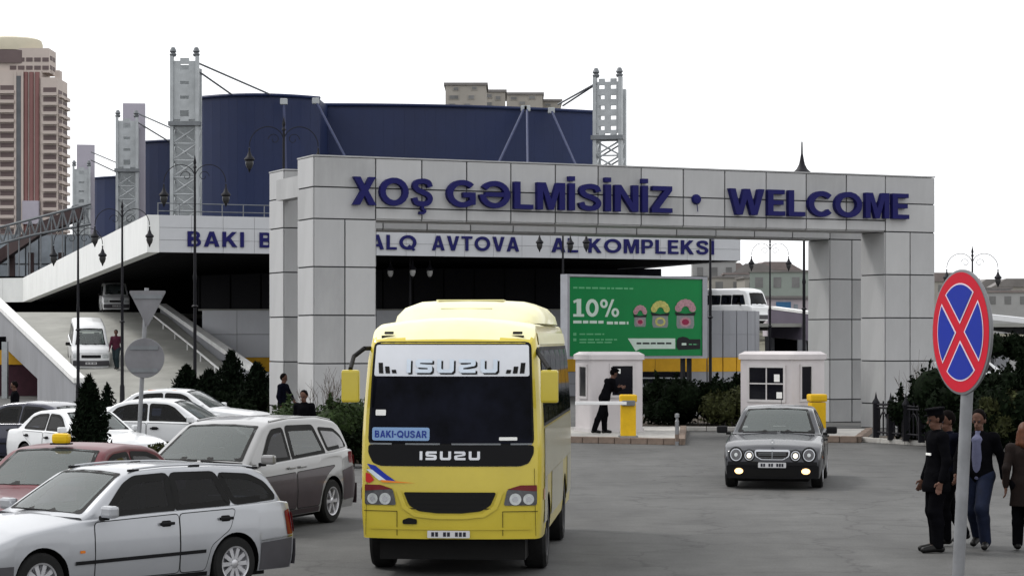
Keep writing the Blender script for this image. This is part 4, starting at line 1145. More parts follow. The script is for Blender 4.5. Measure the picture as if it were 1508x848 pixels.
# planted beds with kerbs ---------------------------------------------------
def kerb_line(parent, pts, h=.13, w=.16, ln=1.0, material=None, nm="kerb_stone"):
    """kerb stones laid one by one along a line, a small gap between them"""
    k = 0
    for a, c in zip(pts, pts[1:]):
        a, c = Vector(a), Vector(c); L = (c-a).length; n = max(1, round(L/ln)); d = (c-a)/n
        me = None
        for i in range(n):
            if me is None:
                me = MB().cbox((d.length/2, 0, h/2), (d.length-.015, w, h), .018).mesh(nm, material or M['concrete'])
            o = obj(nm, me, parent); o.location = a + d*i + Vector((0,0,rng.uniform(-.006,.006))); o.rotation_euler = (0,0,math.atan2(d.y, d.x)+rng.uniform(-.006,.006))
def bed(name, poly, top=.11, kerb=None, soil='soil', ln=1.0, mk=None):
    o = struct(MB().prism(poly, .0, top).build(name, M[soil]))
    if kerb: kerb_line(o, [Vector((p[0],p[1],0)) for p in kerb], ln=ln, material=mk)
    return o
# bed behind the booths
bed("planted_bed", [(3.6,66.6),(7.9,66.2),(8.4,75),(3.2,76)], kerb=[(3.55,66.5),(7.95,66.1)])
# right-hand bed behind the iron fence
bed("roadside_bed", [(9.25,59.6),(11.2,56.0),(13.2,51.5),(16.6,44),(26,44),(26,66),(14.7,66.5),(12.6,63.0)], kerb=[(9.2,59.5),(11.15,55.9),(13.1,51.4),(16.5,44)])
# bed in the car park
bed("parking_bed", [(-14,40.5),(-6.6,40.5),(-6.4,43.2),(-14,43.2)], kerb=[(-14,40.4),(-6.5,40.4)])
bed("verge", [(-15.5,74),(-8.2,71.5),(-5.9,66.2),(-3.4,48.8),(-2.2,48.8),(-2.6,66),(-5.2,80),(-15.5,82)], kerb=[(-15.5,73.9),(-8.3,71.4),(-6.0,66.1),(-3.5,48.7)])
# booth islands
def island(poly, kerb):
    o = struct(MB().prism(poly, 0, .14).build("traffic_island", M['concrete']))
    kerb_line(o, [Vector((p[0],p[1],0)) for p in kerb], h=.17, w=.18, ln=.45, material=M['kerb_brown'])
island([(1.1,59.2),(4.3,57.6),(4.5,58.3),(5.0,66.0),(1.6,66.0)], [(1.05,59.1),(4.35,57.5),(5.05,66.0)])
island([(6.5,59.6),(9.0,58.8),(10.2,64.5),(6.9,64.5)], [(6.45,59.5),(9.05,58.7),(10.3,64.6)])
# ------------------------------------------------------------------ welcome gate
GA, GB = Vector((gx(462,60.55), 60.55, 0)), Vector((gx(1376,68.7), 68.7, 0))
gu = (GB-GA).normalized(); gv = Vector((-gu.y, gu.x, 0)); GW = (GB-GA).length
gate = thing("welcome_gate", "grey panelled double portal with blue welcome letters spanning the road", "gateway", GA, math.atan2(gu.y, gu.x))
def gate_x(px, depth=0.0):
    o = GA + gv*depth; k = (px-754)/FPX
    return (k*o.y - o.x)/(gu.x - k*gu.y)
GT, ZT, ZH = 1.33, 7.654, 5.985
rows = [0.0,.75,2.05,3.36,4.67,5.97,6.83,ZT]
hrows = [ZH,6.30,6.83,ZT]
_pm = {}
def panel_obj(parent, x0, x1, z0, z1, y, face, name="panel", g=.018, d=.035, mats=None):
    """one cladding panel. face: 'f' outward -y, 'l' outward -x, 'r' +x, 's' downward"""
    w, h = round(x1-x0-2*g, 3), round(z1-z0-2*g, 3)
    m = rng.choice(mats or [M['panel'], M['panel'], M['panel2'], M['panel3']])
    key = (w, h, face, m.name, d)
    if key not in _pm:
        q = MB()
        if face == 'f': q.cbox((0,0,0), (w, d, h), .006)
        elif face in 'lr': q.cbox((0,0,0), (d, w, h), .006)
        else: q.cbox((0,0,0), (w, h, d), .006)
        _pm[key] = q.mesh(name, m)
    o = obj(name, _pm[key], parent)
    y += rng.uniform(-.004,.004)
    if face == 'f': o.location = ((x0+x1)/2, y, (z0+z1)/2)
    elif face in 'lr': o.location = (y, (x0+x1)/2, (z0+z1)/2)
    else: o.location = ((x0+x1)/2, (z0+z1)/2, y)
    return o
def portal(dy, xl0, xl1, xr0, xr1, cols):
    i = .02
    c = MB()
    c.box((xl0+i,dy+i,0),(xl1-i,dy+GT-i,ZT-i)); c.box((xr0+i,dy+i,0),(xr1-i,dy+GT-i,ZT-i)); c.box((xl1-i-.001,dy+i,ZH+i),(xr0+i+.001,dy+GT-i,ZT-i-.003))
    c.build("portal_core", M['joint'], gate, weld=False)
    ml, mr = (xl0+xl1)/2, (xr0+xr1)/2
    for a, z in zip(rows, rows[1:]):
        if z <= 5.98:
            for x0, x1 in ((xl0,ml),(ml,xl1),(xr0,mr),(mr,xr1)): panel_obj(gate, x0, x1, a, z, dy, 'f')
            panel_obj(gate, dy, dy+GT, a, z, xl1, 'r'); panel_obj(gate, dy, dy+GT, a, z, xr0, 'l')
        else:
            panel_obj(gate, xl0, xl1, a, z, dy, 'f'); panel_obj(gate, xr0, xr1, a, z, dy, 'f')
        panel_obj(gate, dy, dy+GT, a, z, xl0, 'l'); panel_obj(gate, dy, dy+GT, a, z, xr1, 'r')
    cs = [xl1] + [x for x in cols if xl1 + .3 < x < xr0 - .3] + [xr0]
    for x0, x1 in zip(cs, cs[1:]):
        for a, z in zip(hrows, hrows[1:]): panel_obj(gate, x0, x1, a, z, dy, 'f')
        panel_obj(gate, x0, x1, dy, dy+GT, ZH, 's')
    MB().box((xl0-.02,dy-.03,ZT+.001),(xr1+.02,dy+GT+.03,ZT+.04)).build("coping", M['panel2'], gate)
cols = [gate_x(p) for p in (621,687,752,817.5,880.5,944,1006,1067,1128,1187,1246)]
portal(0.0, 0.0, gate_x(553), gate_x(1303.5), GW, cols)
BD = 5.16
bl = gate_x(418, BD); br = gate_x(1222, BD)
portal(BD, bl, bl+1.68, br, br+1.68, [bl + 1.68 + (br-bl-1.68)*i/12 for i in range(1,12)])
MB().box((.6,GT+.05,6.75),(1.0,BD-.05,7.35)).build("tie_beam", M['panel2'], gate)
MB().box((GW-1.1,GT+.05,6.75),(GW-.7,BD-.05,7.35)).build("tie_beam", M['panel2'], gate)
GF = plane_frame((0,-.018,6.36), (1,0,0), (0,-1,0))
for word, a, c in (("XOŞ",517,634),("GƏLMİSİNİZ",655,986),("WELCOME",1070,1334)):
    write(word, GF, gate_x(a), gate_x(c), .765, M['navy'], gate, .17, .030, .13)
bu = MB().lathe([(0.001,-.12),(.12,-.11),(.15,-.04),(.15,.0)], 20, (gate_x(1024),-.03,6.78), 'Y'); bu.tube((gate_x(1024)+.02,-.06,6.68),(gate_x(1024)+.05,-.06,6.42),.012)
bu.build("bullet_mark", M['navy'], gate)
f = MB().lathe([(.34,0),(.30,.03),(.16,.16),(.09,.30),(.065,.42),(.03,.62),(.022,.95),(.004,1.0)], 12, (gate_x(1181,.7),.7,ZT+.03)).build("finial", M['lamp'], gate)

# ------------------------------------------------------------------ bus terminal with raised road
term = thing("bus_terminal", "wide bus terminal with pale fascia lettering and dark upper storey behind the gate", "building")
FL, FR = Vector((gx(235,91.7),91.7,0)), Vector((gx(1090,101.6),101.6,0))
fu = (FR-FL).normalized(); fv = Vector((-fu.y, fu.x, 0)); FW = (FR-FL).length
def term_x(px):
    k = (px-754)/FPX; return (k*FL.y - FL.x)/(fu.x - k*fu.y)
T0 = Matrix.Translation(FL) @ Matrix.Rotation(math.atan2(fu.y, fu.x), 4, 'Z')
def tpart(mb, name, m, **k):
    mb.v = [tuple(T0 @ Vector(p)) for p in mb.v]; return mb.build(name, m, term, **k)
ZF0, ZF1 = 6.27, 7.80
b = MB().box((0,.05,ZF0+.02),(FW,.5,ZF1-.02)); tpart(b, "fascia_core", M['joint'])
nf = 20; wf_ = FW/nf; fm = {}
for i in range(nf):
    for a, z in ((ZF0,6.78),(6.78,7.29),(7.29,ZF1)):
        key = round(z-a,3)
        if key not in fm: fm[key] = MB().cbox((0,0,0),(wf_-.012,.05,z-a-.012),.004).mesh("fascia_panel", M['fascia'])
        o = obj("fascia_panel", fm[key], term); o.location = T0 @ Vector(((i+.5)*wf_, .03, (a+z)/2)); o.rotation_euler = (0,0,math.atan2(fu.y,fu.x))
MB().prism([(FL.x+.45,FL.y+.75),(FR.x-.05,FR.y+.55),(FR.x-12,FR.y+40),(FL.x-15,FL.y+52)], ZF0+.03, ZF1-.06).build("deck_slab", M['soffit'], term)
tpart(MB().box((FW-.02,.03,ZF0),(FW+.03,30,ZF1)), "fascia_end", M['fascia'])
FF = T0 @ plane_frame((0,.004,6.53), (1,0,0), (0,-1,0))
for word, a, c in (("BAKI",276,359),("BEYNƏLXALQ",382,613),("AVTOVA",636,764),("AL",812,851),("KOMPLEKSİ",866,1051)):
    write(word, FF, term_x(a), term_x(c), .625, M['navy'], term, .06, .030, .16)
# lower wing of the raised road to the left
W_ = [(FL, ZF0, ZF1), (Vector((gx(45,145),145,0)), 5.13, 6.68), (Vector((gx(-90,148),148,0)), 5.13, 6.68)]
seg = 0
for (p, a0, a1), (q, c0, c1) in zip(W_, W_[1:]):
    n = 8 if seg == 0 else 4
    for i in range(n):
        t0, t1 = (i+.004)/n, (i+.996)/n
        A, B_ = p.lerp(q,t0), p.lerp(q,t1); za0, za1 = a0+(c0-a0)*t0, a1+(c1-a1)*t0; zb0, zb1 = a0+(c0-a0)*t1, a1+(c1-a1)*t1
        nn = Vector((-(q-p).y, (q-p).x, 0)).normalized()*-.5
        vs = [A+Vector((0,0,za0)), B_+Vector((0,0,zb0)), B_+Vector((0,0,zb1)), A+Vector((0,0,za1))]; vs += [x-nn for x in vs]
        MB()._add(vs, [(0,1,2,3),(7,6,5,4),(0,4,5,1),(1,5,6,2),(2,6,7,3),(3,7,4,0)]).build("fascia_panel", M['fascia_lit'], term)
    seg += 1
p0, p1, p2 = [w[0] for w in W_]
b = MB(); vs = [p0+Vector((.5,.6,6.3)), p1+Vector((.4,.6,5.2)), p2+Vector((0,.6,5.2)), p2+Vector((0,14,5.2)), p1+Vector((9,14,5.2)), p0+Vector((9,22,6.3))]
vs2 = [v + Vector((0,0,1.1)) for v in vs]
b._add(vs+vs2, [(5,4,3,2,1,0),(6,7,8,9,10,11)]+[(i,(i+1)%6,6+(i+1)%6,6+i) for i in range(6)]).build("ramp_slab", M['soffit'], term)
# ground storey wall of panels
TY = 107.0
zr_ = [(0,.60,'w'),(.60,1.17,'w'),(1.17,1.85,'y'),(1.85,2.95,'w'),(2.95,4.1,'w')]
MB().box((-14.8,TY+.06,0),(8.5,TY+1,4.08)).build("wall_core", M['joint'], term)
wm = {}
ncol = 14; cw = 23.3/ncol
for i in range(ncol):
    for a, z, k in zr_:
        key = (a,k,i<9)
        if key not in wm: wm[key] = MB().cbox((0,0,0),(cw-.018,.06,z-a-.018),.006).mesh("wall_panel", M['yellowband'] if k=='y' else M['wallgrey' if i < 9 else 'wallgrey2'])  # left columns lightened to offset canopy shade, same wall as the right
        if 11 <= i and z <= 1.2 and a > .5: continue
        o = obj("wall_panel", wm[key], term); o.location = (-14.8+(i+.5)*cw, TY+.03, (a+z)/2)
for i in (11,12,13):
    o = MB().box((-14.8+i*cw+.05,TY+.02,.55),(-14.8+(i+1)*cw-.05,TY+.059,1.15)).build("window", M['darkglass'], term)
    MB().box((-14.8+i*cw+.02,TY-.02,.84),(-14.8+(i+1)*cw-.02,TY+.018,.90)).build("window_rail", M['steel'], o)
na = 7
for i in range(na):      # rounded corner
    a0, a1 = R(-90+ (i)*90/na + .5), R(-90+(i+1)*90/na - .5)
    for a, z, k in zr_:
        P_ = [(8.5+3.7*math.cos(t), TY+3.7+3.7*math.sin(t)) for t in (a0,(a0+a1)/2,a1)]; Q_ = [(8.5+3.6*math.cos(t), TY+3.7+3.6*math.sin(t)) for t in (a1,(a0+a1)/2,a0)]
        MB().prism(P_+Q_, a+.006, z-.006).build("wall_panel", M['yellowband'] if k=='y' else M['wallgrey2'], term)
MB().box((8.5,TY+3.8,0),(12.1,150,4.06)).build("side_wall", M['wallgrey2'], term)
MB().box((-15.0,TY+.1,4.085),(8.5,150,4.16)).build("upper_floor_slab", M['ramp'], term)
# dark upper storey
MB().box((-16,114,4.17),(7.6,114.6,6.3)).build("facade_glass", M['darkglass'], term)
MB().box((-42,150.2,0),(13.1,151,6.95)).build("shade_backdrop", M['soffit'], term)  # black sheet added to shut out the sky under the deck
for i in range(15): MB().box((-15.9+i*1.55,113.93,4.17),(-15.84+i*1.55,113.99,6.28)).build("mullion", M['soffit'], term)
# railing on the deck
b = MB()
for i in range(21): b.tube((i*.9, .3, ZF1-.05),(i*.9,.3,ZF1+.52),.022,n=6)
for z in (.18,.50): b.tube((0,.3,ZF1+z),(18,.3,ZF1+z),.022,n=6)
b.v = [tuple(T0 @ Vector(p)) for p in b.v]
rl = b.build("deck_railing", M['steel_d']); tag(rl, "thin grey steel railing along the deck edge above the lettered fascia", "railing")

# ------------------------------------------------------------------ entry ramp on the left
RL0, RL1, RL2 = Vector((gx(112,89),89,0)), Vector((gx(0,110),110,0)), Vector((gx(-80,125),125,0))
RR0, RR1 = Vector((gx(396,90),90,0)), Vector((gx(236,115),115,0))
def rz(y): return .05 + max(0, min(1, (y-88.5)/25.5))*4.05
b = MB(); vs = []; n = 12
for i in range(n+1):
    t = i/n; l = RL0.lerp(RL1,t) if t < 1 else RL1
    l = RL0 + (RL1-RL0)*t*1.19; r_ = RR0 + (RR1-RR0)*t
    vs += [(l.x+.15,l.y,rz(l.y)), (r_.x-.1,r_.y,rz(r_.y))]
b._add(vs, [(2*i,2*i+1,2*i+3,2*i+2) for i in range(n)])
e = len(b.v); b._add([(vs[-2][0],vs[-2][1],4.10),(vs[-1][0],vs[-1][1],4.10),(-15,160,4.12),(-44,160,4.12)], [(0,1,2,3)])
b._add([(RL0.x-.2,84,.006),(RR0.x+.6,84,.006),vs[1],vs[0]], [(0,1,2,3)])
struct(b.build("ramp_road", M['ramp'], recalc=False))
def ramp_wall(name, label, pts, opening=None, cap=.80, th=.35):
    t = thing(name, label, "wall")
    poly = []; d = pts[1]-pts[0]; L = d.length; u = d.normalized(); nrm = Vector((u.y,-u.x,0))
    if nrm.y > 0: nrm = -nrm
    zc0, zc1 = pts[2], pts[3]
    poly = [(0,0),(0,zc0),(L,zc1)]
    if opening: poly += [(L,zc1-1.75),(opening,opening and zc0+(zc1-zc0)*opening/L-1.45),(opening,0)]
    else: poly += [(L,0)]
    b = MB(); vs = []
    for h in (0, th):
        for a, z in poly: p = pts[0] + u*a - nrm*h; vs.append((p.x,p.y,z))
    m = len(poly); b._add(vs, [tuple(range(m)), tuple(range(2*m-1,m-1,-1))]+[(i,(i+1)%m,m+(i+1)%m,m+i) for i in range(m)]).build("wall_body", M['rampwall'], t)
    nb = 9
    for i in range(nb):
        a0, a1 = L*i/nb+.01, L*(i+1)/nb-.01; vs = []
        for h in (.10, -th-.05):
            for a in (a0,a1):
                for dz in (.003,.20): p = pts[0]+u*a+nrm*h; vs.append((p.x,p.y,zc0+(zc1-zc0)*a/L+dz))
        MB()._add(vs, [(0,1,3,2),(4,6,7,5),(0,4,5,1),(2,3,7,6),(1,5,7,3),(0,2,6,4)]).build("coping", M['cap'], t)
    return t
ramp_wall("ramp_wall", "grey ramp wall with white sloping coping above the underpass at far left", [RL0, RL0+(RL1-RL0)*1.35, .98, 5.3], opening=10.2)
ramp_wall("ramp_wall", "low ramp parapet with white coping descending behind the dark shrubs", [RR0, RR1, .90, 4.35], th=.25)
b = MB(); u = (RR1-RR0)
b.path([RR0+Vector((-.9,-.3,.62)), RR0+u*.5+Vector((-.9,-.3,.62+1.95)), RR1+Vector((-.9,-.3,4.42))], .05)
for i in range(9): p = RR0+u*i/8+Vector((-.9,-.3,0)); b.tube(p+Vector((0,0,rz(p.y)-.1)), p+Vector((0,0,.62+i/8*3.8)), .03)
tag(b.build("guard_rail", M['cap']), "white guard rail along the inner edge of the entry ramp", "railing")
# underpass behind the opening
up = thing("underpass_wall", "dark red shopfront wall with ochre band inside the underpass at far left", "wall")
ux = -31
MB().box((-34,108,0),(-22.5,108.4,1.5)).build("wall", mat("dark red render", (.05,.02,.028), .8, var=.25), up)
MB().box((-34,107.9,1.5),(-22.5,108.35,2.2)).build("ochre_band", M['yellowband'], up)
MB().box((-34,107.95,2.2),(-22.5,108.4,2.85)).build("wall_top", M['soffit'], up)
MB().box((-23.55,103.4,0),(-23.3,103.7,2.6)).build("post", M['steel'], up)
for i in range(4): MB().box((-33+i*2.2,107.86,.1),(-31.4+i*2.2,107.95,1.4)).build("door", M['soffit'], up)

# right-hand raised road, parapet and cabin
rp = thing("raised_road_parapet", "violet grey parapet with white edge over a dark opening, right of the street lamp", "wall")
P0, P1 = Vector((gx(1131,128),128,0)), Vector((gx(1290,116),116,0))
def bar(p, q, zp0, zp1, zq0, zq1, th, nm, m, par, dy=0):
    d = (q-p).normalized(); n = Vector((-d.y,d.x,0))*th; o = Vector((0,dy,0))
    vs = [p+o+Vector((0,0,zp0)), q+o+Vector((0,0,zq0)), q+o+Vector((0,0,zq1)), p+o+Vector((0,0,zp1))]; vs += [x+n for x in vs]
    return MB()._add(vs, [(0,1,2,3),(7,6,5,4),(0,4,5,1),(1,5,6,2),(2,6,7,3),(3,7,4,0)]).build(nm, m, par)
bar(P0,P1,2.85,4.45,2.30,3.55,.4,"parapet_body",M['purplewall'],rp)
bar(P0,P1,4.451,4.60,3.551,3.70,.5,"coping",M['cap'],rp,-.06)
bar(P0,P1,0,2.85,0,2.30,.1,"opening_shade_sheet",M['soffit'],rp,.8)  # black sheet painted as the shade inside the opening
for t in (.02,.34,.66): p = P0.lerp(P1,t); MB().box((p.x-.25,p.y-.1,0),(p.x+.25,p.y+.3,2.9-.6*t)).build("pier", M['rampwall'], rp)
struct(MB().box((12.9,124,3.4),(40,175,3.6)).build("raised_road", M['ramp']))
cb = thing("roadside_cabin", "small pale cabin with blue door beyond the parapet", "cabin", (gx(1162,190),190,3.0))
MB().box((-1.9,0,0),(2.2,3,3.2)).build("wall", mat("pale cabin wall", (.40,.36,.38), .7, var=.08), cb)
MB().box((-1.1,-.06,.7),(.15,0,2.9)).build("door", M['bluecont'], cb)
MB().box((.4,-.05,.9),(.75,0,2.7)).build("window", M['glaze'], cb)
MB().box((-2.1,-.3,3.2),(2.4,3.3,3.4)).build("roof", M['roofg'], cb)
# far right viaduct lines
va = thing("road_viaduct", "far grey viaduct with two pale parapet lines beyond the hedge at far right", "viaduct")
for (y0,y1,yy0,yy1,Yd,th) in ((463,470,470,478,150,.5),(476,484,488,497,140,.5),(500,521,506,528,118,.4)):
    A_ = Vector((gx(1380,Yd+6),Yd+6,0)); B_ = Vector((gx(1600,Yd-10),Yd-10,0))
    bar(A_,B_,gz(y1-8,Yd+6),gz(y0-8,Yd+6),gz(yy1+8,Yd-10),gz(yy0+8,Yd-10),th,"parapet_band",M['fascia'] if th==.5 else M['rampwall'],va)
for px in (1415,1475,1530): p = at(px,500,124); MB().box((p.x-.4,124,0),(p.x+.4,125,2.6)).build("pier", M['rampwall'], va)

# ------------------------------------------------------------------ blue drum halls with cable masts
def drum(label, pts, ztop, zbot, back, struts=()):
    t = thing("blue_hall", label, "building")
    poly = [(p[0],p[1]) for p in pts] + [(pts[-1][0]+.5, pts[-1][1]+back), (pts[0][0]-.5, pts[0][1]+back)]
    b = MB().prism(poly, zbot, ztop)
    b.build("hall_body", M['bluefac'], t)
    for i, (p, q) in enumerate(zip(pts, pts[1:])):
        p, q = Vector((p[0],p[1],0)), Vector((q[0],q[1],0)); d = (q-p).normalized(); g = d*.0015; n = Vector((d.y,-d.x,0))*.02
        vs = [p+g+Vector((0,0,zbot)), q-g+Vector((0,0,zbot)), q-g+Vector((0,0,ztop)), p+g+Vector((0,0,ztop))]; vs += [x+n for x in vs]
        MB()._add(vs, [(3,2,1,0),(4,5,6,7),(0,1,5,4),(1,2,6,5),(2,3,7,6),(3,0,4,7)]).build("cladding_panel", M['bluefac'], t)
    b = MB()
    for p, q in zip(pts, pts[1:]): b.tube((p[0],p[1]-.12,ztop+.06),(q[0],q[1]-.12,ztop+.06),.10,n=6)
    b.build("roof_edge", M['bluefac'], t)
    for a, c in struts:
        o = MB().tube(a, c, .075, n=8).build("strut", mat("strut", (.10,.12,.20), .5, var=.1) if 'strut' not in M else M['strut'], t)
        MB().cbox(a, (.42,.3,.36), .05).build("node_plate", M['steel'], o)
    return t
M['strut'] = mat("blue grey strut", (.045,.055,.11), .5, var=.1)
def arc_pts(pa, pb, bulge, n):
    pa, pb = Vector(pa), Vector(pb); out = []
    nrm = Vector(((pb-pa).y, -(pb-pa).x)).normalized()
    for i in range(n+1):
        t = i/n; p = pa.lerp(pb,t) + nrm*bulge*(1-(2*t-1)**2); out.append((p.x,p.y))
    return out
Z_ = lambda py, Y: gz(py, Y)
A1 = arc_pts((gx(290,133),133),(gx(471,133),133),1.8,14)
drum("taller curved navy blue hall behind the left end of the gate", A1, 16.95, 7.6, 14,
  [(at(418,150,130.6)+Vector((0,0,0)), at(421,250,129.5)), (at(465,149,131.6), at(518,250,129.5))])
A2 = arc_pts((gx(470.5,137),137),(gx(882,141.5),141.5),1.2,28)
drum("long navy blue hall with slightly lower roof behind the gate lettering", A2, 16.98, 7.6, 14,
  [(at(772,160,138.2), at(732,245,134)), (at(776,160,138.2), at(777,245,134)), (at(812,163,139), at(850,248,135))])
drum("middle blue hall seen between the two left masts", arc_pts((gx(200,168),168),(gx(262,166),166),.3,5), gz(210,167), 7.0, 12)
drum("farthest blue hall at left beside the smallest mast", arc_pts((gx(133,208),208),(gx(184,205),205),.3,4), gz(262,206), 7.0, 12)

def mast(label, px, Y, ztop, slab=0.0, cabl=(), rz=0.0, rear=True):
    t = thing("cable_mast", label, "mast", (gx(px,Y), Y, 7.0), rz, "cable masts around the blue halls")
    H = ztop - 7.0; w = .70; zu = H*.69
    for sx in (-1,1): MB().box((sx*w-.09,-.20,0),(sx*w+.09,.20,H-.05)).build("chord", M['steel'], t)
    for sx in (-1,1): MB().box((sx*w-.08,1.0,0),(sx*w+.08,1.3,H-.6)).build("rear_chord", M['steel'], t)
    # upper perforated plate: strips around square-ish holes
    nh = 4 if rear else 5; hh = (H-.3-zu)/nh
    b = MB()
    b.box((-w+.091,-.10,zu),(-.24,.10,H-.3)); b.box((.24,-.10,zu),(w-.091,.10,H-.3))
    for i in range(nh+1):
        z = zu + hh*i; b.box((-.239,-.098,z-(.32 if 0 < i < nh else .16)),(.239,.098,z+(.32 if 0 < i < nh else .16)))
    if not rear: b = MB(); b.box((-w+.091,-.10,zu),(-.48,.10,H-.3)); b.box((.48,-.10,zu),(w-.091,.10,H-.3)); b.box((-.16,-.10,zu),(.16,.10,H-.3)); [b.box((sx*.32-.159,-.098,zu+hh*i-.17),(sx*.32+.159,.098,zu+hh*i+.17)) for i in range(nh+1) for sx in (-1,1)]
    b.build("perforated_plate", M['steel'], t)
    if rear: MB().box((-w+.10,.95,0),(w-.10,1.02,H-.4)).build("rear_plate", M['steel'], t)
    b = MB().box((-w-.18,-.3,zu-.35),(w+.18,.32,zu-.12)); b.build("bracket", M['steel_d'], t)
    k = 8; hz = (zu-.4)/k
    for i in range(k):
        z0, z1 = hz*i, hz*(i+1)
        MB().tube((-w,0,z0),(w,0,z1),.055,n=6).build("lattice_bar", M['steel'], t); MB().tube((w,.1,z0),(-w,.1,z1),.055,n=6).build("lattice_bar", M['steel'], t)
        MB().tube((-w,1.1,z0),(w,1.1,z1),.05,n=6).build("lattice_bar", M['steel_d'], t)
        MB().tube((-w,0,z1),(w,0,z1),.05,n=6).build("lattice_bar", M['steel'], t)
        for sx in (-1,1): MB().tube((sx*w,0,z0),(sx*w,1.15,z1),.045,n=6).build("lattice_bar", M['steel'], t)
    for sx in (-1,1):
        MB().lathe([(.16,0),(.20,.12),(.13,.2),(.20,.28),(.10,.5),(.001,.52)], 10, (sx*w*.92,0,H-.05)).build("cap_knob", M['steel_d'], t)
    if slab: MB().box((-w*.55,1.35,H*.2),(w+.5,1.8,H+slab)).build("rear_slab", M['lavender'], t)
    for a, c in cabl:
        o = MB().tube(t.matrix_basis.inverted() @ Vector(a), t.matrix_basis.inverted() @ Vector(c), .055, n=6).build("stay_cable", M['steel_d'], t)
    return t
mast("tallest light steel mast with stay cables at the left end of the big blue hall", 272, 124, 18.4, 0,
  [(at(289,92,124), at(397,139,131)), (at(289,103,124), at(342,140,131.5))])
mast("steel mast with tall pale slab between two blue halls", 187, 160, 18.6, 1.1,
  [(at(202,167,160), at(252,189,160)), (at(202,180,160), at(248,208,166))], R(6))
mast("farthest steel mast with pale slab beside the brown high-rise", 120, 200, 18.2, 2.0,
  [(at(134,224,200), at(172,240,200)), (at(134,236,200), at(172,254,204))], R(12))
mast("steel mast with stay cables at the right end of the blue hall", 895, 121, 16.9, 0,
  [(at(876,124,121), at(822,154,138)), (at(878,124,121), at(829,156,138))], R(-14), False)

# ------------------------------------------------------------------ glazed hall and footbridge truss, far left
gh = thing("glazed_hall", "low pale glazed hall with rust brown roof beam at far left", "building")
Yg = 172
x0, x1 = gx(-40,Yg), gx(135,Yg)
MB().box((x0,Yg+.3,4),(x1,Yg+9,gz(345,Yg))).build("hall_core", M['steel_d'], gh)
for i in range(9):
    for j in range(3):
        a = x0 + (x1-x0)*i/9; z = 4 + (gz(346,Yg)-4)*j/3
        MB().box((a+.06,Yg,z+.06),(a+(x1-x0)/9-.06,Yg+.28,z+(gz(346,Yg)-4)/3-.06)).build("glass_pane", M['glaze'], gh)
b = MB()
pts = [at(-10,392,165), at(8,380,165), at(55,348,162), at(118,322,160)]
for p, q in zip(pts, pts[1:]):
    vs = [p, q, q+Vector((0,0,.95)), p+Vector((0,0,.95))]; vs += [v+Vector((0,1.2,0)) for v in vs]
    b._add(vs, [(0,1,2,3),(7,6,5,4),(0,4,5,1),(1,5,6,2),(2,6,7,3),(3,7,4,0)])
b.build("roof_beam", M['rustbeam'], gh)
for px in (18,46,90): p = at(px,400,166); MB().box((p.x-.18,165.8,4),(p.x+.18,166.2,gz(372,166))).build("post", M['rustbeam'], gh)
tr = thing("footbridge_truss", "grey lattice footbridge below the high-rise at far left", "footbridge")
Yt = 156
for py0, py1 in ((322,300),(346,330)):
    MB().tube(at(-20,py0+18,Yt), at(50,py0,Yt), .10, n=6).build("chord", M['steel_d'], tr); MB().tube(at(50,py0,Yt), at(134,py1,Yt), .10, n=6).build("chord", M['steel_d'], tr)
for i in range(9):
    a, c = -12+i*16, -4+i*16
    fa = lambda px, lo: (np.interp(px, [-20,50,134], [364,346,330]) if lo else np.interp(px, [-20,50,134], [340,322,300]))
    MB().tube(at(a,fa(a,1),Yt), at(c,fa(c,0),Yt), .07, n=6).build("diagonal", M['steel_d'], tr); MB().tube(at(c,fa(c,0),Yt), at(c+8,fa(c+8,1),Yt), .07, n=6).build("diagonal", M['steel_d'], tr)
    MB().tube(at(c,fa(c,0),Yt), at(c,fa(c,1)+60,Yt), .05, n=6).build("post", M['steel_d'], tr)

# ------------------------------------------------------------------ high-rise
hr = thing("high_rise", "tall brown and cream residential high-rise with rounded crown at the left edge", "tower", (gx(0,700),700,0))
k7 = 700/FPX; HX = lambda px: (px-0)*k7; HZ = lambda py: gz(py,700)
MB().box((HX(-60),0,0),(HX(34),14,HZ(106))).build("wall", M['towercream'], hr)
MB().box((HX(33.9),1.0,0),(HX(60),14,HZ(104))).build("wall", M['towercream'], hr)
MB().box((HX(59.8),.4,0),(HX(84),16.4,HZ(114))).build("wall", M['towercream'], hr)
MB().box((HX(-50),2,HZ(106)),(HX(70),13,HZ(70))).build("upper_wall", M['towercream'], hr)
MB().lathe([(HX(44),HZ(72)),(HX(44),HZ(60)),(HX(42),HZ(54)),(HX(38),HZ(52)),(.01,HZ(51))], 40, (HX(8),10.5,0)).build("crown", M['towerpale'], hr)
MB().lathe([(HX(46),HZ(92)),(HX(46),HZ(73))], 40, (HX(8),10.5,0)).build("crown_window_ring", M['towerdark'], hr)
MB().box((HX(76),5,HZ(114)),(HX(83),9,HZ(101))).build("roof_turret", M['towercream'], hr)
for x in (37,45.5,54): MB().lathe([(HX(3.4),0),(HX(3.4),HZ(106))], 14, (HX(x),.9,0)).build("pilaster", M['towerred'], hr)
MB().box((HX(24),-.18,0),(HX(32),0,HZ(112))).build("glazing_strip", M['towerglass'], hr)
for x in (22.5,33): MB().box((HX(x)-.35,-.35,0),(HX(x)+.35,0,HZ(104))).build("pier", M['towercream'], hr)
MB().box((HX(34),.2-1.5,HZ(330)),(HX(58),.95,HZ(296))).build("entrance_block", M['lavender'], hr)
wl_m = {}
def hr_piece(nm, lo, hi, m, x, y, z):
    key = (nm,) + tuple(round(c,2) for c in lo+hi)
    if key not in wl_m: wl_m[key] = MB().box(lo, hi).mesh(nm, m)
    o = obj(nm, wl_m[key], hr); o.location = (x,y,z)
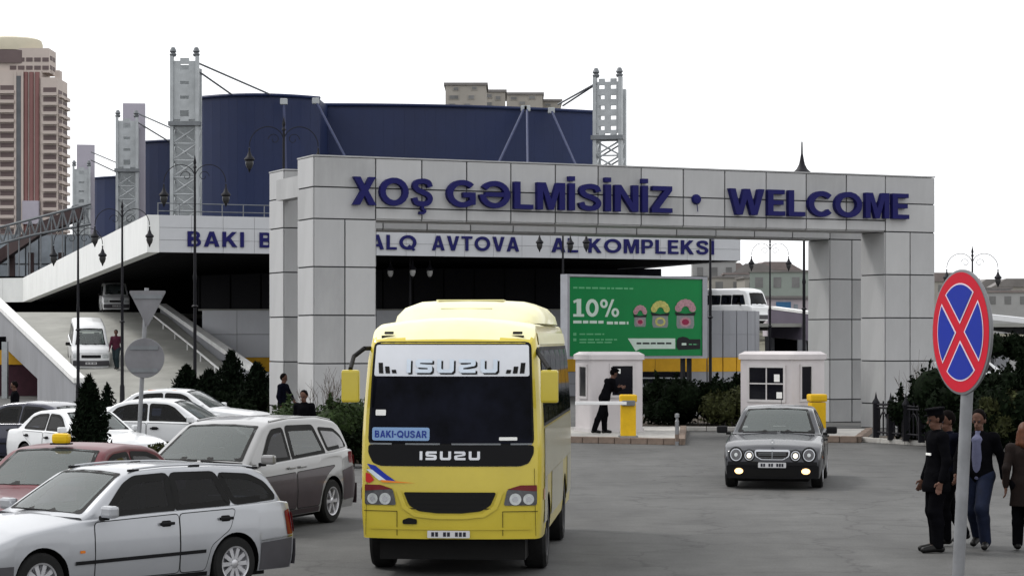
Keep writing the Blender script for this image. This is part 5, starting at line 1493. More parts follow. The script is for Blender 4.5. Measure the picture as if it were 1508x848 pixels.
for f in range(16):
    py = 126 + 14.1*f
    for xa, xb, y in ((-40,-22,0),(-20,-2,0),(0,21,0),(63,83,.4)):
        dy = 3 if xa == 63 else 0
        hr_piece("window", (0,0,0), ((xb-xa-1)*k7,.12,7.2*k7), M['towerdark'], HX(xa+.5), y-.13, HZ(py+dy+7.2))
        hr_piece("balcony", (0,0,0), ((xb-xa+.6)*k7,1.1,4.6*k7), M['towercream'], HX(xa), y-1.25, HZ(py+dy+12.2))
    for ya in (2.0, 9.6):       # right flank
        hr_piece("window", (0,0,0), (.12,5.6,6.6*k7), M['towerdark'], HX(84)+.01, ya, HZ(py+5+7))
        hr_piece("balcony", (0,0,0), (1.0,6.2,4.4*k7), M['towercream'], HX(84)+.14, ya-.3, HZ(py+5+12))
for y_ in (84,96):
    for xa in (0,12,24,36,48): hr_piece("window", (0,0,0), (9.5*k7,.12,6*k7), M['towerdark'], HX(xa+12.5), 1.87, HZ(y_+6))
for y_ in (80,94): hr_piece("window", (0,0,0), (.12,3.4,6*k7), M['towerdark'], HX(70)+.01, 4, HZ(y_+6)); hr_piece("window", (0,0,0), (.12,2.6,6*k7), M['towerdark'], HX(70)+.01, 8.6, HZ(y_+6))

# far apartment blocks above the hall roof
def block(label, px0, px1, py, Y, wins, steps=()):
    t = thing("apartment_block", label, "building", (gx(px0,Y), Y, 0), 0, "far apartment blocks")
    s = Y/FPX; w = (px1-px0)*s
    MB().box((0,0,0),(w,12,gz(py,Y))).build("wall", M['farconc'], t)
    MB().box((-.3,-.3,gz(py,Y)+.002),(w+.3,12.3,gz(py,Y)+.5)).build("roof", M['roofg'], t)
    for a, p, ww, hh in wins:
        x = (a-px0)*s; f_ = MB().box((x-.15,-.10,gz(p+hh,Y)-.15),(x+ww*s+.15,-.004,gz(p,Y)+.15)).build("window", M['farconc'], t)
        MB().box((x,-.16,gz(p+hh,Y)),(x+ww*s,-.104,gz(p,Y))).build("pane", M['farwin'], f_)
    return t
block("grey concrete apartment block rising highest over the long blue hall", 656, 716, 126, 420, [(668,129,7,4),(695,128,7,4),(662,141,13,5),(662,153,8,5),(684,153,8,5),(690,141,8,5)])
block("narrower concrete apartment block just right of the highest one", 712, 744, 136, 440, [(713,139,11,5),(713,151,11,6),(730,142,7,5)])
block("low flat apartment block over the right part of the blue hall", 746, 799, 140, 460, [(752,143,9,4),(779,142,9,4),(765,150,8,4)])
block("lowest apartment block near the right stay cables", 798, 826, 150, 470, [(803,153,8,3)])

# ------------------------------------------------------------------ hillside with houses
b = MB(); xs = list(range(-900, 1300, 45)); vs = []; ys = [300, 420, 540, 660, 820]
for j, y in enumerate(ys):
    for i, x in enumerate(xs):
        env = max(0, min(1, (x-20)/40)) if x > 0 else max(0, min(1, (-x-380)/100))*.3
        h = {0:-1, 1:4.5, 2:9.5, 3:15.0, 4:17.5}[j]*env + (rng.uniform(-.8,.8) if j and env > 0 else 0)
        if j and x > 100: h *= 1 - min(.22, (x-100)/700)
        vs.append((x, y, h if env > 0 else -2))
n = len(xs); b._add(vs, [(j*n+i, j*n+i+1, (j+1)*n+i+1, (j+1)*n+i) for j in range(len(ys)-1) for i in range(n-1)], True)
struct(b.build("hillside", M['hill'], recalc=False))
house_kinds = []
adj = ["grey","sand","green","pale","brown"]
def house(label, px, py, w, h, Y, wallm, roofm, flat, nw=3):
    t = thing("hillside_house", label, "house", (gx(px,Y), Y, gz(py,Y)), rng.uniform(-.15,.15), "houses on the far hillside")
    MB().box((-w/2,0,-4),(w/2,8,h)).build("wall", wallm, t)
    if flat: MB().box((-w/2-.3,-.3,h+.002),(w/2+.3,8.3,h+.35)).build("roof", roofm, t)
    else: MB().prism([(-w/2-.5,h),(w/2+.5,h),(w/2*.5,h+1.9),(-w/2*.5,h+1.9)], -.4, 8.4, 'Y').build("roof", roofm, t)
    for i in range(nw): MB().box((-w/2+w*(i+.3)/nw,-.08,h*.45),(-w/2+w*(i+.72)/nw,.001,h*.82)).build("window", M['farwin'], t)
HS = [(1052,425,9,6.5,470,'housea','roofg',1,3,"big grey flat-roofed house on the hillside just right of the billboard top"),
 (1072,434,7,4,430,'houseb','roofg',1,2,"small sand house above the white minibus, nearest the lamp pole"),
 (1080,420,6,4,500,'housec','roofr',0,2,"green walled house on the hillside above the white minibus"),
 (1094,432,7,4.5,440,'housea','roofr',1,3,"grey house right behind the white minibus roof"),
 (1100,416,9,3.5,560,'houseb','roofr',0,3,"sand house with red roof on the ridge left of the thin lamp pole"),
 (1112,428,8,4.5,460,'housea','roofg',0,3,"grey house with pitched roof halfway up the hill beside the thin lamp pole"),
 (1121,414,8,3.2,580,'houseb','roofr',0,3,"ridge house with brown red roof directly above the thin lamp pole"),
 (1128,437,8,4.2,420,'houseb','roofg',1,3,"lowest sand house left of the thin lamp pole"),
 (1143,420,11,4.5,520,'housea','roofr',0,4,"long grey house with red roof right of the thin lamp pole"),
 (1160,424,10,4,540,'houseb','roofr',0,4,"long sand house with red roof above the blue-doored cabin"),
 (1158,436,13,5,400,'housec','roofg',1,4,"wide grey green house behind the blue-doored cabin"),
 (1176,427,9,3.6,560,'housea','roofr',0,3,"grey ridge house beside the inner edge of the rear portal"),
 (1386,436,10,4,480,'houseb','roofr',0,3,"sand house with red roof between the gate and the no-stopping sign"),
 (1450,452,10,4.2,430,'housea','roofg',1,3,"grey flat-roofed house right of the no-stopping sign"),
 (1466,440,9,3.6,520,'houseb','roofg',0,3,"sand house with grey roof on the ridge right of the no-stopping sign"),
 (1484,456,9,4,420,'housea','roofr',1,3,"low grey house above the viaduct at the right edge"),
 (1500,443,11,4,500,'houseb','roofg',0,3,"upper sand house at the right edge of the picture")]
for px,py,w,h,Y,wm_,rm_,fl,nw,lb in HS: house(lb, px, py+6, w, h, Y, M[wm_], M[rm_], fl, nw)
# ------------------------------------------------------------------ street lamps with hanging lanterns
def lamp_meshes(H, span, arms):
    t = {}
    p = MB().lathe([(.14,0),(.14,.25),(.10,.32),(.09,.9),(.065,1.0),(.055,H*.55),(.075,H*.56),(.05,H*.58),(.036,H),(.07,H+.02),(.03,H+.12),(.055,H+.2),(.012,H+.42),(.001,H+.5)], 12)
    for z in (H*.44,): p.lathe([(.06,z),(.12,z+.05),(.06,z+.1)], 12)
    t['pole'] = p.mesh("pole", M['lamp'])
    a = MB(); pts = []
    for i in range(15):
        th = math.pi*i/14; pts.append((span*.5 - span*.5*math.cos(th), 0, H-.35 + .55*math.sin(th) - .15*i/14))
    a.path(pts, .015, 6)
    sc = [(span*.28+.20*math.cos(q)*(1-q/9), 0, H-.28+.20*math.sin(q)*(1-q/9)) for q in [x*.5 for x in range(14)]]; a.path(sc, .012, 6)
    t['arm'] = a.mesh("arm", M['lamp'])
    l = MB().lathe([(.001,.28),(.03,.26),(.025,.16),(.05,.10),(.085,.0),(.16,-.08),(.17,-.12),(.13,-.16)], 12)
    t['lantern'] = l.mesh("lantern_hood", M['lamp'])
    t['glass'] = MB().lathe([(.12,-.16),(.13,-.24),(.095,-.36),(.05,-.42),(.001,-.43)], 12).mesh("lantern_glass", M['lampglass'])
    t['tip'] = MB().lathe([(.05,-.42),(.03,-.48),(.001,-.54)], 8).mesh("lantern_tip", M['lamp'])
    return t
def street_lamp(label, px, Y, pyl, span=1.05, arms=(0,180), z0=0.0, lit=False, rz=0.0, group="ornamental street lamps"):
    H = gz(pyl, Y) + .9 - z0
    t = thing("street_lamp", label, "street lamp", (gx(px,Y), Y, z0), rz, group)
    m = lamp_meshes(H, span, arms)
    obj("pole", m['pole'], t)
    for a in arms:
        o = obj("arm", m['arm'], t, rz=R(a)); hd = obj("lantern", m['lantern'], o, loc=(span, 0, H-.9+.08))
        for k in ('glass','tip'):
            me = m[k]
            if lit and k == 'glass': me = me.copy(); me.materials.clear(); me.materials.append(M['lampglass2'])
            c = obj(me.name, me, o, loc=(span,0,H-.9+.08))
    return t
street_lamp("black street lamp before the ramp foot, its lantern low on the white band", 115, 87, 375, .95)
street_lamp("black street lamp left of the round sign back, lantern on the bright band", 180, 86, 347, 1.05)
street_lamp("black street lamp among the dark shrubs in front of the first fascia word", 287, 78, 286, 1.08)
street_lamp("street lamp rising behind the gate against the tall blue hall", 418, 72, 234, 1.10, rz=R(4))
street_lamp("street lamp behind the gate whose lanterns hang before the gap in the fascia wording", 829, 96, 356, 1.0, (0,180,70))
street_lamp("street lamp with pale lanterns against the dark upper storey left of the bus roof", 604, 98, 396, .86, (0,180,-80), lit=True)
street_lamp("street lamp on the right whose thin pole stands in the gap before the hillside", 1134, 118, 387, .98)
street_lamp("tall dark pole at the right edge of the billboard", 1046, 84, 330, .9, (180,))
street_lamp("dark pole beside the inner edge of the rear portal's right pillar", 1184, 82, 300, .9, (60,))
street_lamp("street lamp hidden behind the no-stopping sign with one lantern showing at its right", 1432, 98, 408, 1.12)
for px, py, Y in ((1046,440,83.8),(1183,405,81.8),(287,432,77.8)):
    pass

# ------------------------------------------------------------------ billboard
BL_, BR_ = Vector((gx(838,77.5),77.5,0)), Vector((gx(1034,81.0),81.0,0))
bu_ = (BR_-BL_).normalized(); BWd = (BR_-BL_).length
bb = thing("billboard", "green advertising billboard offering ten percent behind the left toll booth", "billboard", BL_, math.atan2(bu_.y,bu_.x))
z0, z1 = gz(524,78.5), gz(409,78.5)
MB().box((-.02,.03,z0-.02),(BWd+.02,.34,z1+.02)).build("box", M['bbframe'], bb)
MB().box((0,0,z0),(BWd,.029,z1)).build("face", M['bbgreen'], bb)
fr = MB(); fr.box((-.10,-.04,z0-.10),(-.001,.36,z1+.10)); fr.box((BWd+.001,-.04,z0-.10),(BWd+.22,.36,z1+.10)); fr.box((-.001,-.04,z1+.021),(BWd+.001,.36,z1+.10)); fr.box((-.001,-.04,z0-.10),(BWd+.001,.36,z0-.021)); fr.build("frame", M['bbframe'], bb)
for x in (.7, BWd-.75, BWd-.45): MB().box((x-.06,.12,0),(x+.06,.26,z0-.09)).build("post", M['lamp'], bb)
BH = z1-z0
fx = lambda u: u*BWd
fz = lambda v: z0 + v*BH
BFm = plane_frame((0,-.004,0),(1,0,0),(0,-1,0))
def bbp(nm, m, poly, o=.003): return MB().prism([(fx(a),fz(c)) for a,c in poly], -o-.003, -o, 'Y').build(nm, m, bb)
write("0%", BFm @ Matrix.Translation((0,fz(.50),0)), fx(.120), fx(.365), BH*.225, M['bbwhite'], bb, .006, 0, .08, "print_figure")
bbp("print_figure", M['bbwhite'], [(.030,.50),(.108,.50),(.108,.533),(.087,.533),(.087,.725),(.060,.725),(.030,.700),(.034,.668),(.054,.682),(.054,.533),(.030,.533)])
rr = random.Random(3)
def words(x0, x1, z, h, m, o=.003, wl=(.02,.06)):
    b = MB(); x = x0          # copy too small to read in the photograph: plain strokes
    while x < x1:
        w = min(rr.uniform(*wl), x1-x)
        b.prism([(fx(x),fz(z)),(fx(x+w),fz(z)),(fx(x+w),fz(z+h)),(fx(x),fz(z+h))], -o-.003, -o, 'Y'); x += w + .010
    b.build("print_line", m, bb)
words(.03,.47,.855,.022,M['bbpale']); words(.03,.25,.415,.036,M['bbwhite']); words(.275,.435,.405,.036,M['bbwhite'])
words(.075,.255,.27,.018,M['bbpale']); words(.075,.35,.20,.018,M['bbpale']); words(.075,.31,.165,.018,M['bbpale'])
for z in (.26,.19): bbp("print_bullet", M['bbpale'], [(.03,z),(.052,z),(.052,z+.035),(.03,z+.035)])
bbp("print_banner", M['bbwhite'], [(.43,.225),(.79,.225),(.79,.09),(.52,.09),(.49,.06),(.475,.10)])
b = MB(); x = .49
words(.495,.76,.150,.022,M['bbblack'],.007)
bd = [(.81+.0+.10*math.cos(R(a))*.55, .155+.10*math.sin(R(a))*1.0) for a in range(0,360,20)]
bbp("print_badge", M['bbblack'], [(.80,.20),(.815,.235),(.85,.25),(.885,.235),(.90,.215),(.985,.215),(.985,.085),(.815,.075),(.80,.11)])
bbp("print_badge_mark", M['bbwhite'], [(.84,.135),(.875,.135),(.875,.165),(.84,.165)], .007); words(.895,.965,.14,.014,M['bbpale'],.007)
for cx, wj, zb_, hj, m1, m2 in ((.522,.105,.375,.28,'jarpink','jarred'),(.675,.145,.365,.35,'jarlemon','jarglass'),(.868,.165,.355,.385,'jarpink','jarred')):
    el = lambda cx_,cz_,rx,rz_,n=16: [(cx_+rx*math.cos(2*math.pi*i/n), cz_+rz_*math.sin(2*math.pi*i/n)) for i in range(n)]
    bbp("print_jar", M['jarglass'], [(cx-wj*.36,zb_),(cx+wj*.36,zb_),(cx+wj*.42,zb_+hj*.12),(cx+wj*.40,zb_+hj*.46),(cx-wj*.40,zb_+hj*.46),(cx-wj*.42,zb_+hj*.12)])
    bbp("print_jar_label", M[m1], el(cx,zb_+hj*.22,wj*.27,hj*.17), .007)
    bbp("print_jar_label", M[m2], el(cx,zb_+hj*.22,wj*.17,hj*.10), .011)
    bbp("print_jar_band", M['bbblack'], [(cx-wj*.5,zb_+hj*.56),(cx-wj*.44,zb_+hj*.44),(cx+wj*.44,zb_+hj*.44),(cx+wj*.5,zb_+hj*.56),(cx,zb_+hj*.50)], .007)
    for k in range(7):
        a = R(15+25*k); bbp("print_coin", M[m1], el(cx+wj*.34*math.cos(a),zb_+hj*(.62+.26*math.sin(a)),wj*.17,hj*.13,10), .011+.004*(k%3))

# ------------------------------------------------------------------ toll booths
def booth(label, loc, rz, w, d, h, notices):
    t = thing("toll_booth", label, "booth", loc, rz, "toll booths under the gate")
    b = MB(); r = .14
    poly = rounded([(0,0),(w,0),(w,d),(0,d)], r, 4)
    MB().prism(poly, 0, h-.22).build("cabin", M['boothw'], t)
    bm = MB(); 
    p2 = rounded([(-.05,-.05),(w+.05,-.05),(w+.05,d+.05),(-.05,d+.05)], r+.03, 4); p3 = rounded([(.08,.08),(w-.08,.08),(w-.08,d-.08),(.08,d-.08)], r, 4)
    n = len(p2); vs = [(x,y,h-.218) for x,y in p2]+[(x,y,h-.08) for x,y in p2]+[(x,y,h) for x,y in p3]
    bm._add(vs, [tuple(range(n-1,-1,-1)), tuple(range(2*n,3*n))]+[(i,(i+1)%n,n+(i+1)%n,n+i) for i in range(n)]+[(n+i,n+(i+1)%n,2*n+(i+1)%n,2*n+i) for i in range(n)])
    bm.build("roof", M['boothw'], t)
    MB().prism(rounded([(-.03,-.03),(w+.03,-.03),(w+.03,d+.03),(-.03,d+.03)], r, 4), -.001, .10).build("plinth", M['boothtrim'], t)
    def win(face, a0, a1, za, zb, cross=True, papers=()):
        def bx(a, c, z, y, o, p):   # a..c along face, z..y height, o..p outward
            return MB().box((a,-p,z),(c,-o,y)) if face == 'f' else MB().box((-p,a,z),(-o,c,y))
        f = MB()
        for (a,c,z,y) in ((a0-.07,a1+.07,zb,zb+.07),(a0-.07,a1+.07,za-.07,za),(a0-.07,a0,za,zb),(a1,a1+.07,za,zb)):
            q = bx(a,c,z,y,-.02,.035); f._add(q.v, q.f)
        w_ = f.build("window_frame", M['boothtrim'], t, weld=False)
        bx(a0,a1,za,zb,-.03,.008).build("pane", M['glassb'], w_)
        if cross:
            q = bx(a0,a1,(za+zb)/2-.018,(za+zb)/2+.018,.0085,.024); q2 = bx((a0+a1)/2-.018,(a0+a1)/2+.018,za,zb,.0085,.0235); q._add(q2.v,q2.f); q.build("glazing_bar", M['boothtrim'], w_, weld=False)
        for a,c,z,y in papers: bx(a,c,z,y,.0245,.028).build("notice", M['paper'], w_)
    for args in notices: win(*args)
    return t
booth("white toll booth under the billboard with the dark-clothed guard at its window", (gx(870,62.0),62.0,.14), R(16), 1.55, 1.5, 2.22,
  [('f',.62,1.22,1.02,1.83,False,[(.72,.86,1.62,1.75)]), ('l',.35,.95,.98,1.80,False,())])
booth("white toll booth with two dark windows behind the graphite saloon", (gx(1168,60.4),60.4,.14), R(49), 1.62, 1.78, 2.24,
  [('f',.38,.86,.95,1.83,False,()), ('l',.30,1.42,.93,1.80,True,[(.42,.60,1.42,1.62),(.34,.52,.97,1.14)])])

# ------------------------------------------------------------------ barriers
def barrier(label, loc, rz, arm):
    t = thing("barrier", label, "barrier", loc, rz, "entrance barriers")
    MB().cbox((0,0,.46),(.40,.36,.90),.03).build("cabinet", M['byellow'], t)
    MB().cbox((0,0,1.02),(.46,.42,.20),.05).build("cabinet_head", M['byellow'], t)
    MB().box((-.17,-.186,.93),(.17,-.181,.955)).build("seam", M['kerb_brown'], t)
    MB().cbox((0,0,.01),(.5,.46,.06),.01).build("base_plate", M['steel_d'], t)
    if arm:
        MB().cbox((-arm/2-.05,-.25,.90),(arm,.05,.09),.015).build("arm", M['bwhite'], t)
        MB().cbox((.0,-.225,.90),(.34,.09,.14),.02).build("arm_clamp", M['steel_d'], t)
    return t
barrier("yellow barrier cabinet with lowered white arm beside the guard", (gx(925,58.9),58.9,.14), R(0), 1.35)
barrier("yellow barrier cabinet standing right of the second toll booth behind the saloon", (gx(1203,59.4),59.4,.14), R(10), 0)
bo = thing("bollard", "slim grey bollard at the end of the left booth island", "bollard", (gx(997,57.4),57.4,0))
MB().lathe([(.05,0),(.05,.62),(.035,.64),(.035,.70),(.06,.72),(.055,.80),(.001,.82)],12).build("post", M['galv'], bo); MB().lathe([(.053,.10),(.053,.28)],12).build("band", M['kerb_brown'], bo)

# ------------------------------------------------------------------ signs
sg = thing("no_stopping_sign", "round blue no-stopping sign with red cross on a grey pole at right", "road sign", (gx(1408,10.5),10.5,0))
sp = MB()
base = Vector((gx(1408,10.5)-gx(1408,10.5), 0, 0)); zc = gz(489,10.5)
topx = gx(1424,10.5)-gx(1408,10.5)
dirp = Vector((gx(1426,10.5)-gx(1411,10.5), 0, gz(540,10.5)-gz(848,10.5))).normalized()
def on_pole(z): return Vector((gx(1411,10.5)-gx(1408,10.5),0,gz(848,10.5))) + dirp*((z-gz(848,10.5))/dirp.z)
sg.location = Vector((gx(1408,10.5),10.5,0))
MB().tube(on_pole(0), on_pole(zc+.22), .029, n=16).build("pole", M['galv'], sg)
MB().lathe([(.036,0),(.036,.03),(.001,.035)],12,on_pole(zc+.22)).build("pole_cap", M['galv'], sg)
disc = bpy.data.objects.new("sign_plate", None)
yaw = R(-74.0)     # the plate is turned well away from us
Cc = on_pole(zc) + Vector((math.sin(yaw)*.05, -math.cos(yaw)*.05, 0)) + Vector((.006,0,0))
Rt_ = Matrix.Translation(Cc) @ Matrix.Rotation(yaw, 4, 'Z') @ Matrix.Rotation(R(-2.0), 4, 'Y')
# plate local: x right, z up, faces -y
def sgp(nm, m, mb, par=None):
    mb.v = [tuple(Rt_ @ Vector(p)) for p in mb.v]; return mb.build(nm, m, par or sg)
Rs = .287
pl = sgp("sign_plate", M['signback'], MB().lathe([(.001,.012),(Rs,.012),(Rs+.006,.006),(Rs+.006,-.004),(Rs-.004,-.006),(.001,-.006)], 48, axis='Y'))
sgp("red_face", M['signred'], MB().lathe([(.001,-.0075),(Rs-.006,-.0075)], 48, axis='Y'), pl)
# four blue sectors with a white edge between red arms
for q in range(4):
    c0 = 90*q
    for nm, m, r_, wd, o in (("white_edge", M['signwhite'], Rs*.80, .027, -.009), ("blue_field", M['signblue'], Rs*.775, .036, -.0105)):
        # sector between two diagonal arms, arm half width wd
        a0, a1 = R(c0-45), R(c0+45)
        poly = []; e = math.asin(wd/r_)
        poly.append((wd*math.sqrt(2)*math.cos(R(c0)), wd*math.sqrt(2)*math.sin(R(c0))))
        for i in range(15):
            a = a0+e + (a1-a0-2*e)*i/14; poly.append((r_*math.cos(a), r_*math.sin(a)))
        sgp(nm, m, MB()._add([(x,o,z) for x,z in poly], [tuple(range(len(poly)))]), pl)
for dz in (-.1,.1): sgp("clamp", M['galv'], MB().box((-.06,.013,dz-.02),(.06,.05,dz+.02)))

sb = thing("sign_backs", "triangular sign back above a round one on a grey pole among the parked cars", "road sign", (gx(206,46),46,0))
k = 46/FPX; zq = lambda py: gz(py,46)
MB().tube((gx(202,46)-gx(206,46),0,0),(gx(216,46)-gx(206,46),0,zq(424)),.045,n=12).build("pole", M['galv'], sb)
b = MB(); tri = rounded([((190-206)*k*1.0,zq(428)),((246-206)*k,zq(428)),((218-206)*k,zq(482))],.06,4); b.prism(tri,-.075,-.055,'Y').build("triangle_plate", M['signback'], sb)
rp_ = MB().lathe([(.001,-.075),(.405,-.075),(.41,-.065),(.405,-.055),(.001,-.055)], 40, ((213.5-206)*k,0,zq(527)), 'Y').build("round_plate", M['signback'], sb)
for z_ in (zq(512),zq(545)): MB().box(((193-206)*k,-.10,z_-.04),((234-206)*k,-.076,z_+.04)).build("stiffener", M['steel_d'], rp_)
MB().box(((197-206)*k,-.10,zq(440)),((240-206)*k,-.076,zq(434))).build("stiffener", M['steel_d'], sb)

# ------------------------------------------------------------------ iron fence at right
fe = thing("iron_fence", "black iron fence with spear posts on the kerb beside the right gate pillar", "fence")
F0, F1 = Vector((gx(1290,58.9),58.9,.12)), Vector((gx(1352,56.9),56.9,.12))
F2 = Vector((gx(1500,52.5),52.5,.12))
dd = (F2-F0); Lf = dd.length; uf = dd.normalized()
for i in range(6):
    p = F0 + uf*i*.78
    b = MB().box((p.x-.075,p.y-.075,.1),(p.x+.075,p.y+.075,1.02)); b.lathe([(.10,1.02),(.10,1.06),(.04,1.16),(.001,1.34)],8,(p.x,p.y,0)); b.build("post", M['lamp'], fe, weld=False)
    if i < 5:
        q = F0+uf*(i+1)*.78
        for z in (.28,.92,1.0): MB().tube((p.x,p.y,z),(q.x,q.y,z),.028,n=6).build("rail", M['lamp'], fe)
        for j in range(1,4):
            s_ = p.lerp(q,j/4); MB().tube((s_.x,s_.y,.2),(s_.x,s_.y,1.1 if j==2 else .95),.022,n=6).build("bar", M['lamp'], fe)
        pts = [p.lerp(q,.12+.76*t)+Vector((0,-.02,.25+.45*math.sin(math.pi*t))) for t in [x/10 for x in range(11)]]; MB().path(pts,.018,6).build("scroll", M['lamp'], fe)
# ------------------------------------------------------------------ plants
nr = np.random.default_rng(11)
def leaf_mesh(name, pts, size, material, up=.3, asp=1.8, jit=.4):
    """many small leaf faces, one per point, pointing every way"""
    n = len(pts); d = nr.normal(size=(n,3)); d[:,2] += up*2; d /= np.linalg.norm(d,axis=1)[:,None]
    e = np.cross(d, nr.normal(size=(n,3))); e /= np.linalg.norm(e,axis=1)[:,None]
    s = size*(1+jit*nr.uniform(-1,1,size=(n,1)))
    a = pts - e*s*.5; c = pts + e*s*.5; t = pts + d*s*asp; u_ = pts + d*s*asp*.45
    V = np.stack([pts - d*s*.3, c*1.0 + d*s*.4, t, a + d*s*.4], 1).reshape(-1,3)
    F = np.arange(4*n).reshape(-1,4)
    me = bpy.data.meshes.new(name); me.from_pydata(V.tolist(), [], F.tolist()); me.materials.append(material)
    return me
def conifer(label, loc, h, w, n=2600, group="conifers and shrubs by the parked cars", cat="conifer", lean=0.0, material='conifer', size=.05):
    t = thing("conifer", label, cat, loc, rng.uniform(0,6), group)
    MB().tube((0,0,0),(0,0,h*.8),.05,.015,8).build("trunk", M['twig'], t)
    z = nr.uniform(0.02,1,n)**1.25; ang = nr.uniform(0,2*np.pi,n)
    prof = np.interp(z,[0,.08,.35,.7,.9,1],[.55,.9,1.0,.62,.28,.04])*w/2
    lump = 1 + .22*np.sin(ang*3+z*9) + .16*np.sin(ang*5-z*17)+.10*nr.normal(size=n)
    r = prof*lump*np.sqrt(nr.uniform(.25,1,n))
    pts = np.stack([r*np.cos(ang), r*np.sin(ang), .06 + z*h*(1+.02*nr.normal(size=n))],1)
    obj("crown", leaf_mesh("crown", pts, size, M[material], .55, 2.0), t)
    zz = np.linspace(0,1,9); 
    MB().lathe([(max(.01,np.interp(q,[0,.08,.35,.7,.9,1],[.5,.8,.85,.5,.2,.01])*w/2*.72), .08+q*h*.93) for q in zz], 10).build("inner_twigs", M[material], t)
    return t
def bush(label, loc, dim, n=2500, material='hedge', name="shrub", cat="shrub", size=.06, group=None, rz=0.0, spikes=0):
    t = thing(name, label, cat, loc, rz, group)
    L, W, H = dim
    c = nr.uniform(-1,1,(max(5,int(L*W*4)),3)); ctr = c*np.array([L/2*.86,W/2*.8,0]) + np.array([0,0,H*.55]); ctr[:,2] += nr.uniform(-.25,.22,len(ctr))*H
    rad = nr.uniform(.55,1.0,len(ctr))*min(W,H)*.46
    k = nr.integers(0,len(ctr),n); d = nr.normal(size=(n,3)); d /= np.linalg.norm(d,axis=1)[:,None]
    pts = ctr[k] + d*rad[k][:,None]*np.cbrt(nr.uniform(.35,1,n))[:,None]
    pts[:,2] = np.clip(pts[:,2], .02, None)
    if spikes:
        m = spikes*120; b0 = ctr[nr.integers(0,len(ctr),spikes)]; kk = nr.integers(0,spikes,m); tt = nr.uniform(0,1,m)
        ex = b0[kk]*1.0; ex[:,2] = H*.6 + tt*H*.55; ex[:,:2] += nr.normal(size=(m,2))*.07*(1.1-tt)[:,None]; pts = np.concatenate([pts, ex])
    obj("leaves", leaf_mesh("leaves", pts, size, M[material], .2, 1.6), t)
    cb_ = MB()
    for c_, r_ in zip(ctr, rad): cb_.ball(tuple(c_), r_*.74, 8, 6)
    stuff(cb_.build("inner_leaves", M[material], t, weld=False, recalc=False))
    b = MB()
    for i in range(7):
        x, y = rng.uniform(-L/2*.7,L/2*.7), rng.uniform(-W/2*.5,W/2*.5); b.tube((x,y,0),(x+rng.uniform(-.15,.15),y,H*.7),.02,.008,6)
    stuff(b.build("stem", M['twig'], t))
    return t
def bare(label, loc, h, n=16, spread=.5, r=.012):
    t = thing("bare_shrub", label, "shrub", loc); b = MB()
    def br(p, d, L, rad, lev):
        q = p + d*L; b.tube(p, q, rad, rad*.65, 5)
        if lev:
            for i in range(3): br(p + d*L*rng.uniform(.5,1), (d+Vector((rng.uniform(-.7,.7),rng.uniform(-.7,.7),rng.uniform(-.1,.6)))).normalized(), L*rng.uniform(.45,.7), rad*.6, lev-1)
    for i in range(n): br(Vector((rng.uniform(-.15,.15),rng.uniform(-.15,.15),0)), Vector((rng.uniform(-spread,spread),rng.uniform(-spread,spread),1)).normalized(), h*rng.uniform(.45,.75), r, 2)
    b.build("twigs", M['twig'], t); return t
conifer("dark pointed conifer standing in front of the grey blue saloon at left", (gx(131,41.8),41.8,.05), 1.84, .76, 6500, size=.045)
conifer("tiny conifer near the ramp lamp pole behind the white taxi", (gx(158,72),72,0), 1.2, .55, 900)
for px, Y, h, w, lb in ((275,76,1.45,1.3,"leftmost dark shrub of the row below the ramp parapet, beside the lamp pole"),(308,75.4,1.30,1.4,"round dark shrub right of the lamp pole below the ramp parapet"),
    (340,75,1.90,1.4,"tallest dark shrub in the middle of the row below the ramp parapet"),(378,73.6,1.55,1.3,"rightmost dark shrub of the row, beside the rear gate pillar")):
    conifer(lb, (gx(px,Y),Y,.0), h+.25, w, 3200, "dark shrubs below the ramp parapet", "shrub", size=.07)
bush("low dark ground cover along the verge behind the white cars", (gx(330,73),73,.0), (4.6,1.4,.95), 4200, 'hedge', "hedge", "hedge", .08)
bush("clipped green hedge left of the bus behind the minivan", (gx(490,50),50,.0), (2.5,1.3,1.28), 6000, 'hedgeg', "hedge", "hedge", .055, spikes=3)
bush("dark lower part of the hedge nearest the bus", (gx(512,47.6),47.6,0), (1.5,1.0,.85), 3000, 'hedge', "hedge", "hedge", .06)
bush("low green shrub at the left edge in front of the grey blue saloon", (gx(14,40),40,.05), (1.3,.8,.52), 1800, 'hedgeo', size=.05)
bush("small olive shrub between the minivan and the round sign pole", (gx(222,40.5),40.5,.05), (.9,.7,.66), 1600, 'hedgeo', size=.05)
bush("broad dark hedge between the two toll booths", (gx(1020,68.6),68.6,.1), (3.3,2.4,1.35), 7000, 'hedge', "hedge", "hedge", .08, spikes=5)
bush("olive topped shrub at the left side of the second toll booth", (gx(1078,67.4),67.4,.1), (1.2,1.2,1.25), 2200, 'hedgeo', size=.07)
bush("dark hedge directly behind the iron fence", (gx(1385,57.5),57.5,.1), (2.6,1.6,1.25), 4200, 'hedge', "hedge", "hedge", .07, rz=R(-50), spikes=4)
bush("dense dark shrubs behind the pedestrians at right", (gx(1450,55.5),55.5,.1), (3.0,2.2,1.75), 6500, 'hedge', "hedge", "hedge", .08, spikes=6)
bush("tall dark shrub at the right edge of the picture", (gx(1496,53),53,.1), (2.0,2.0,2.05), 4500, 'hedge', size=.08, spikes=5)
bush("olive flecked shrub showing right of the no-stopping sign", (gx(1478,52.4),52.4,.1), (1.0,.8,1.75), 1300, 'hedgeo', size=.07)
bush("far dark hedge on the viaduct verge right of the sign", (gx(1480,112),112,1.6), (4.2,1.2,1.3), 1800, 'hedge', "hedge", "hedge", .14)
bare("bare twiggy shrub at the foot of the left gate pillar", (gx(478,57.5),57.5,0), 1.75, 12, .55)
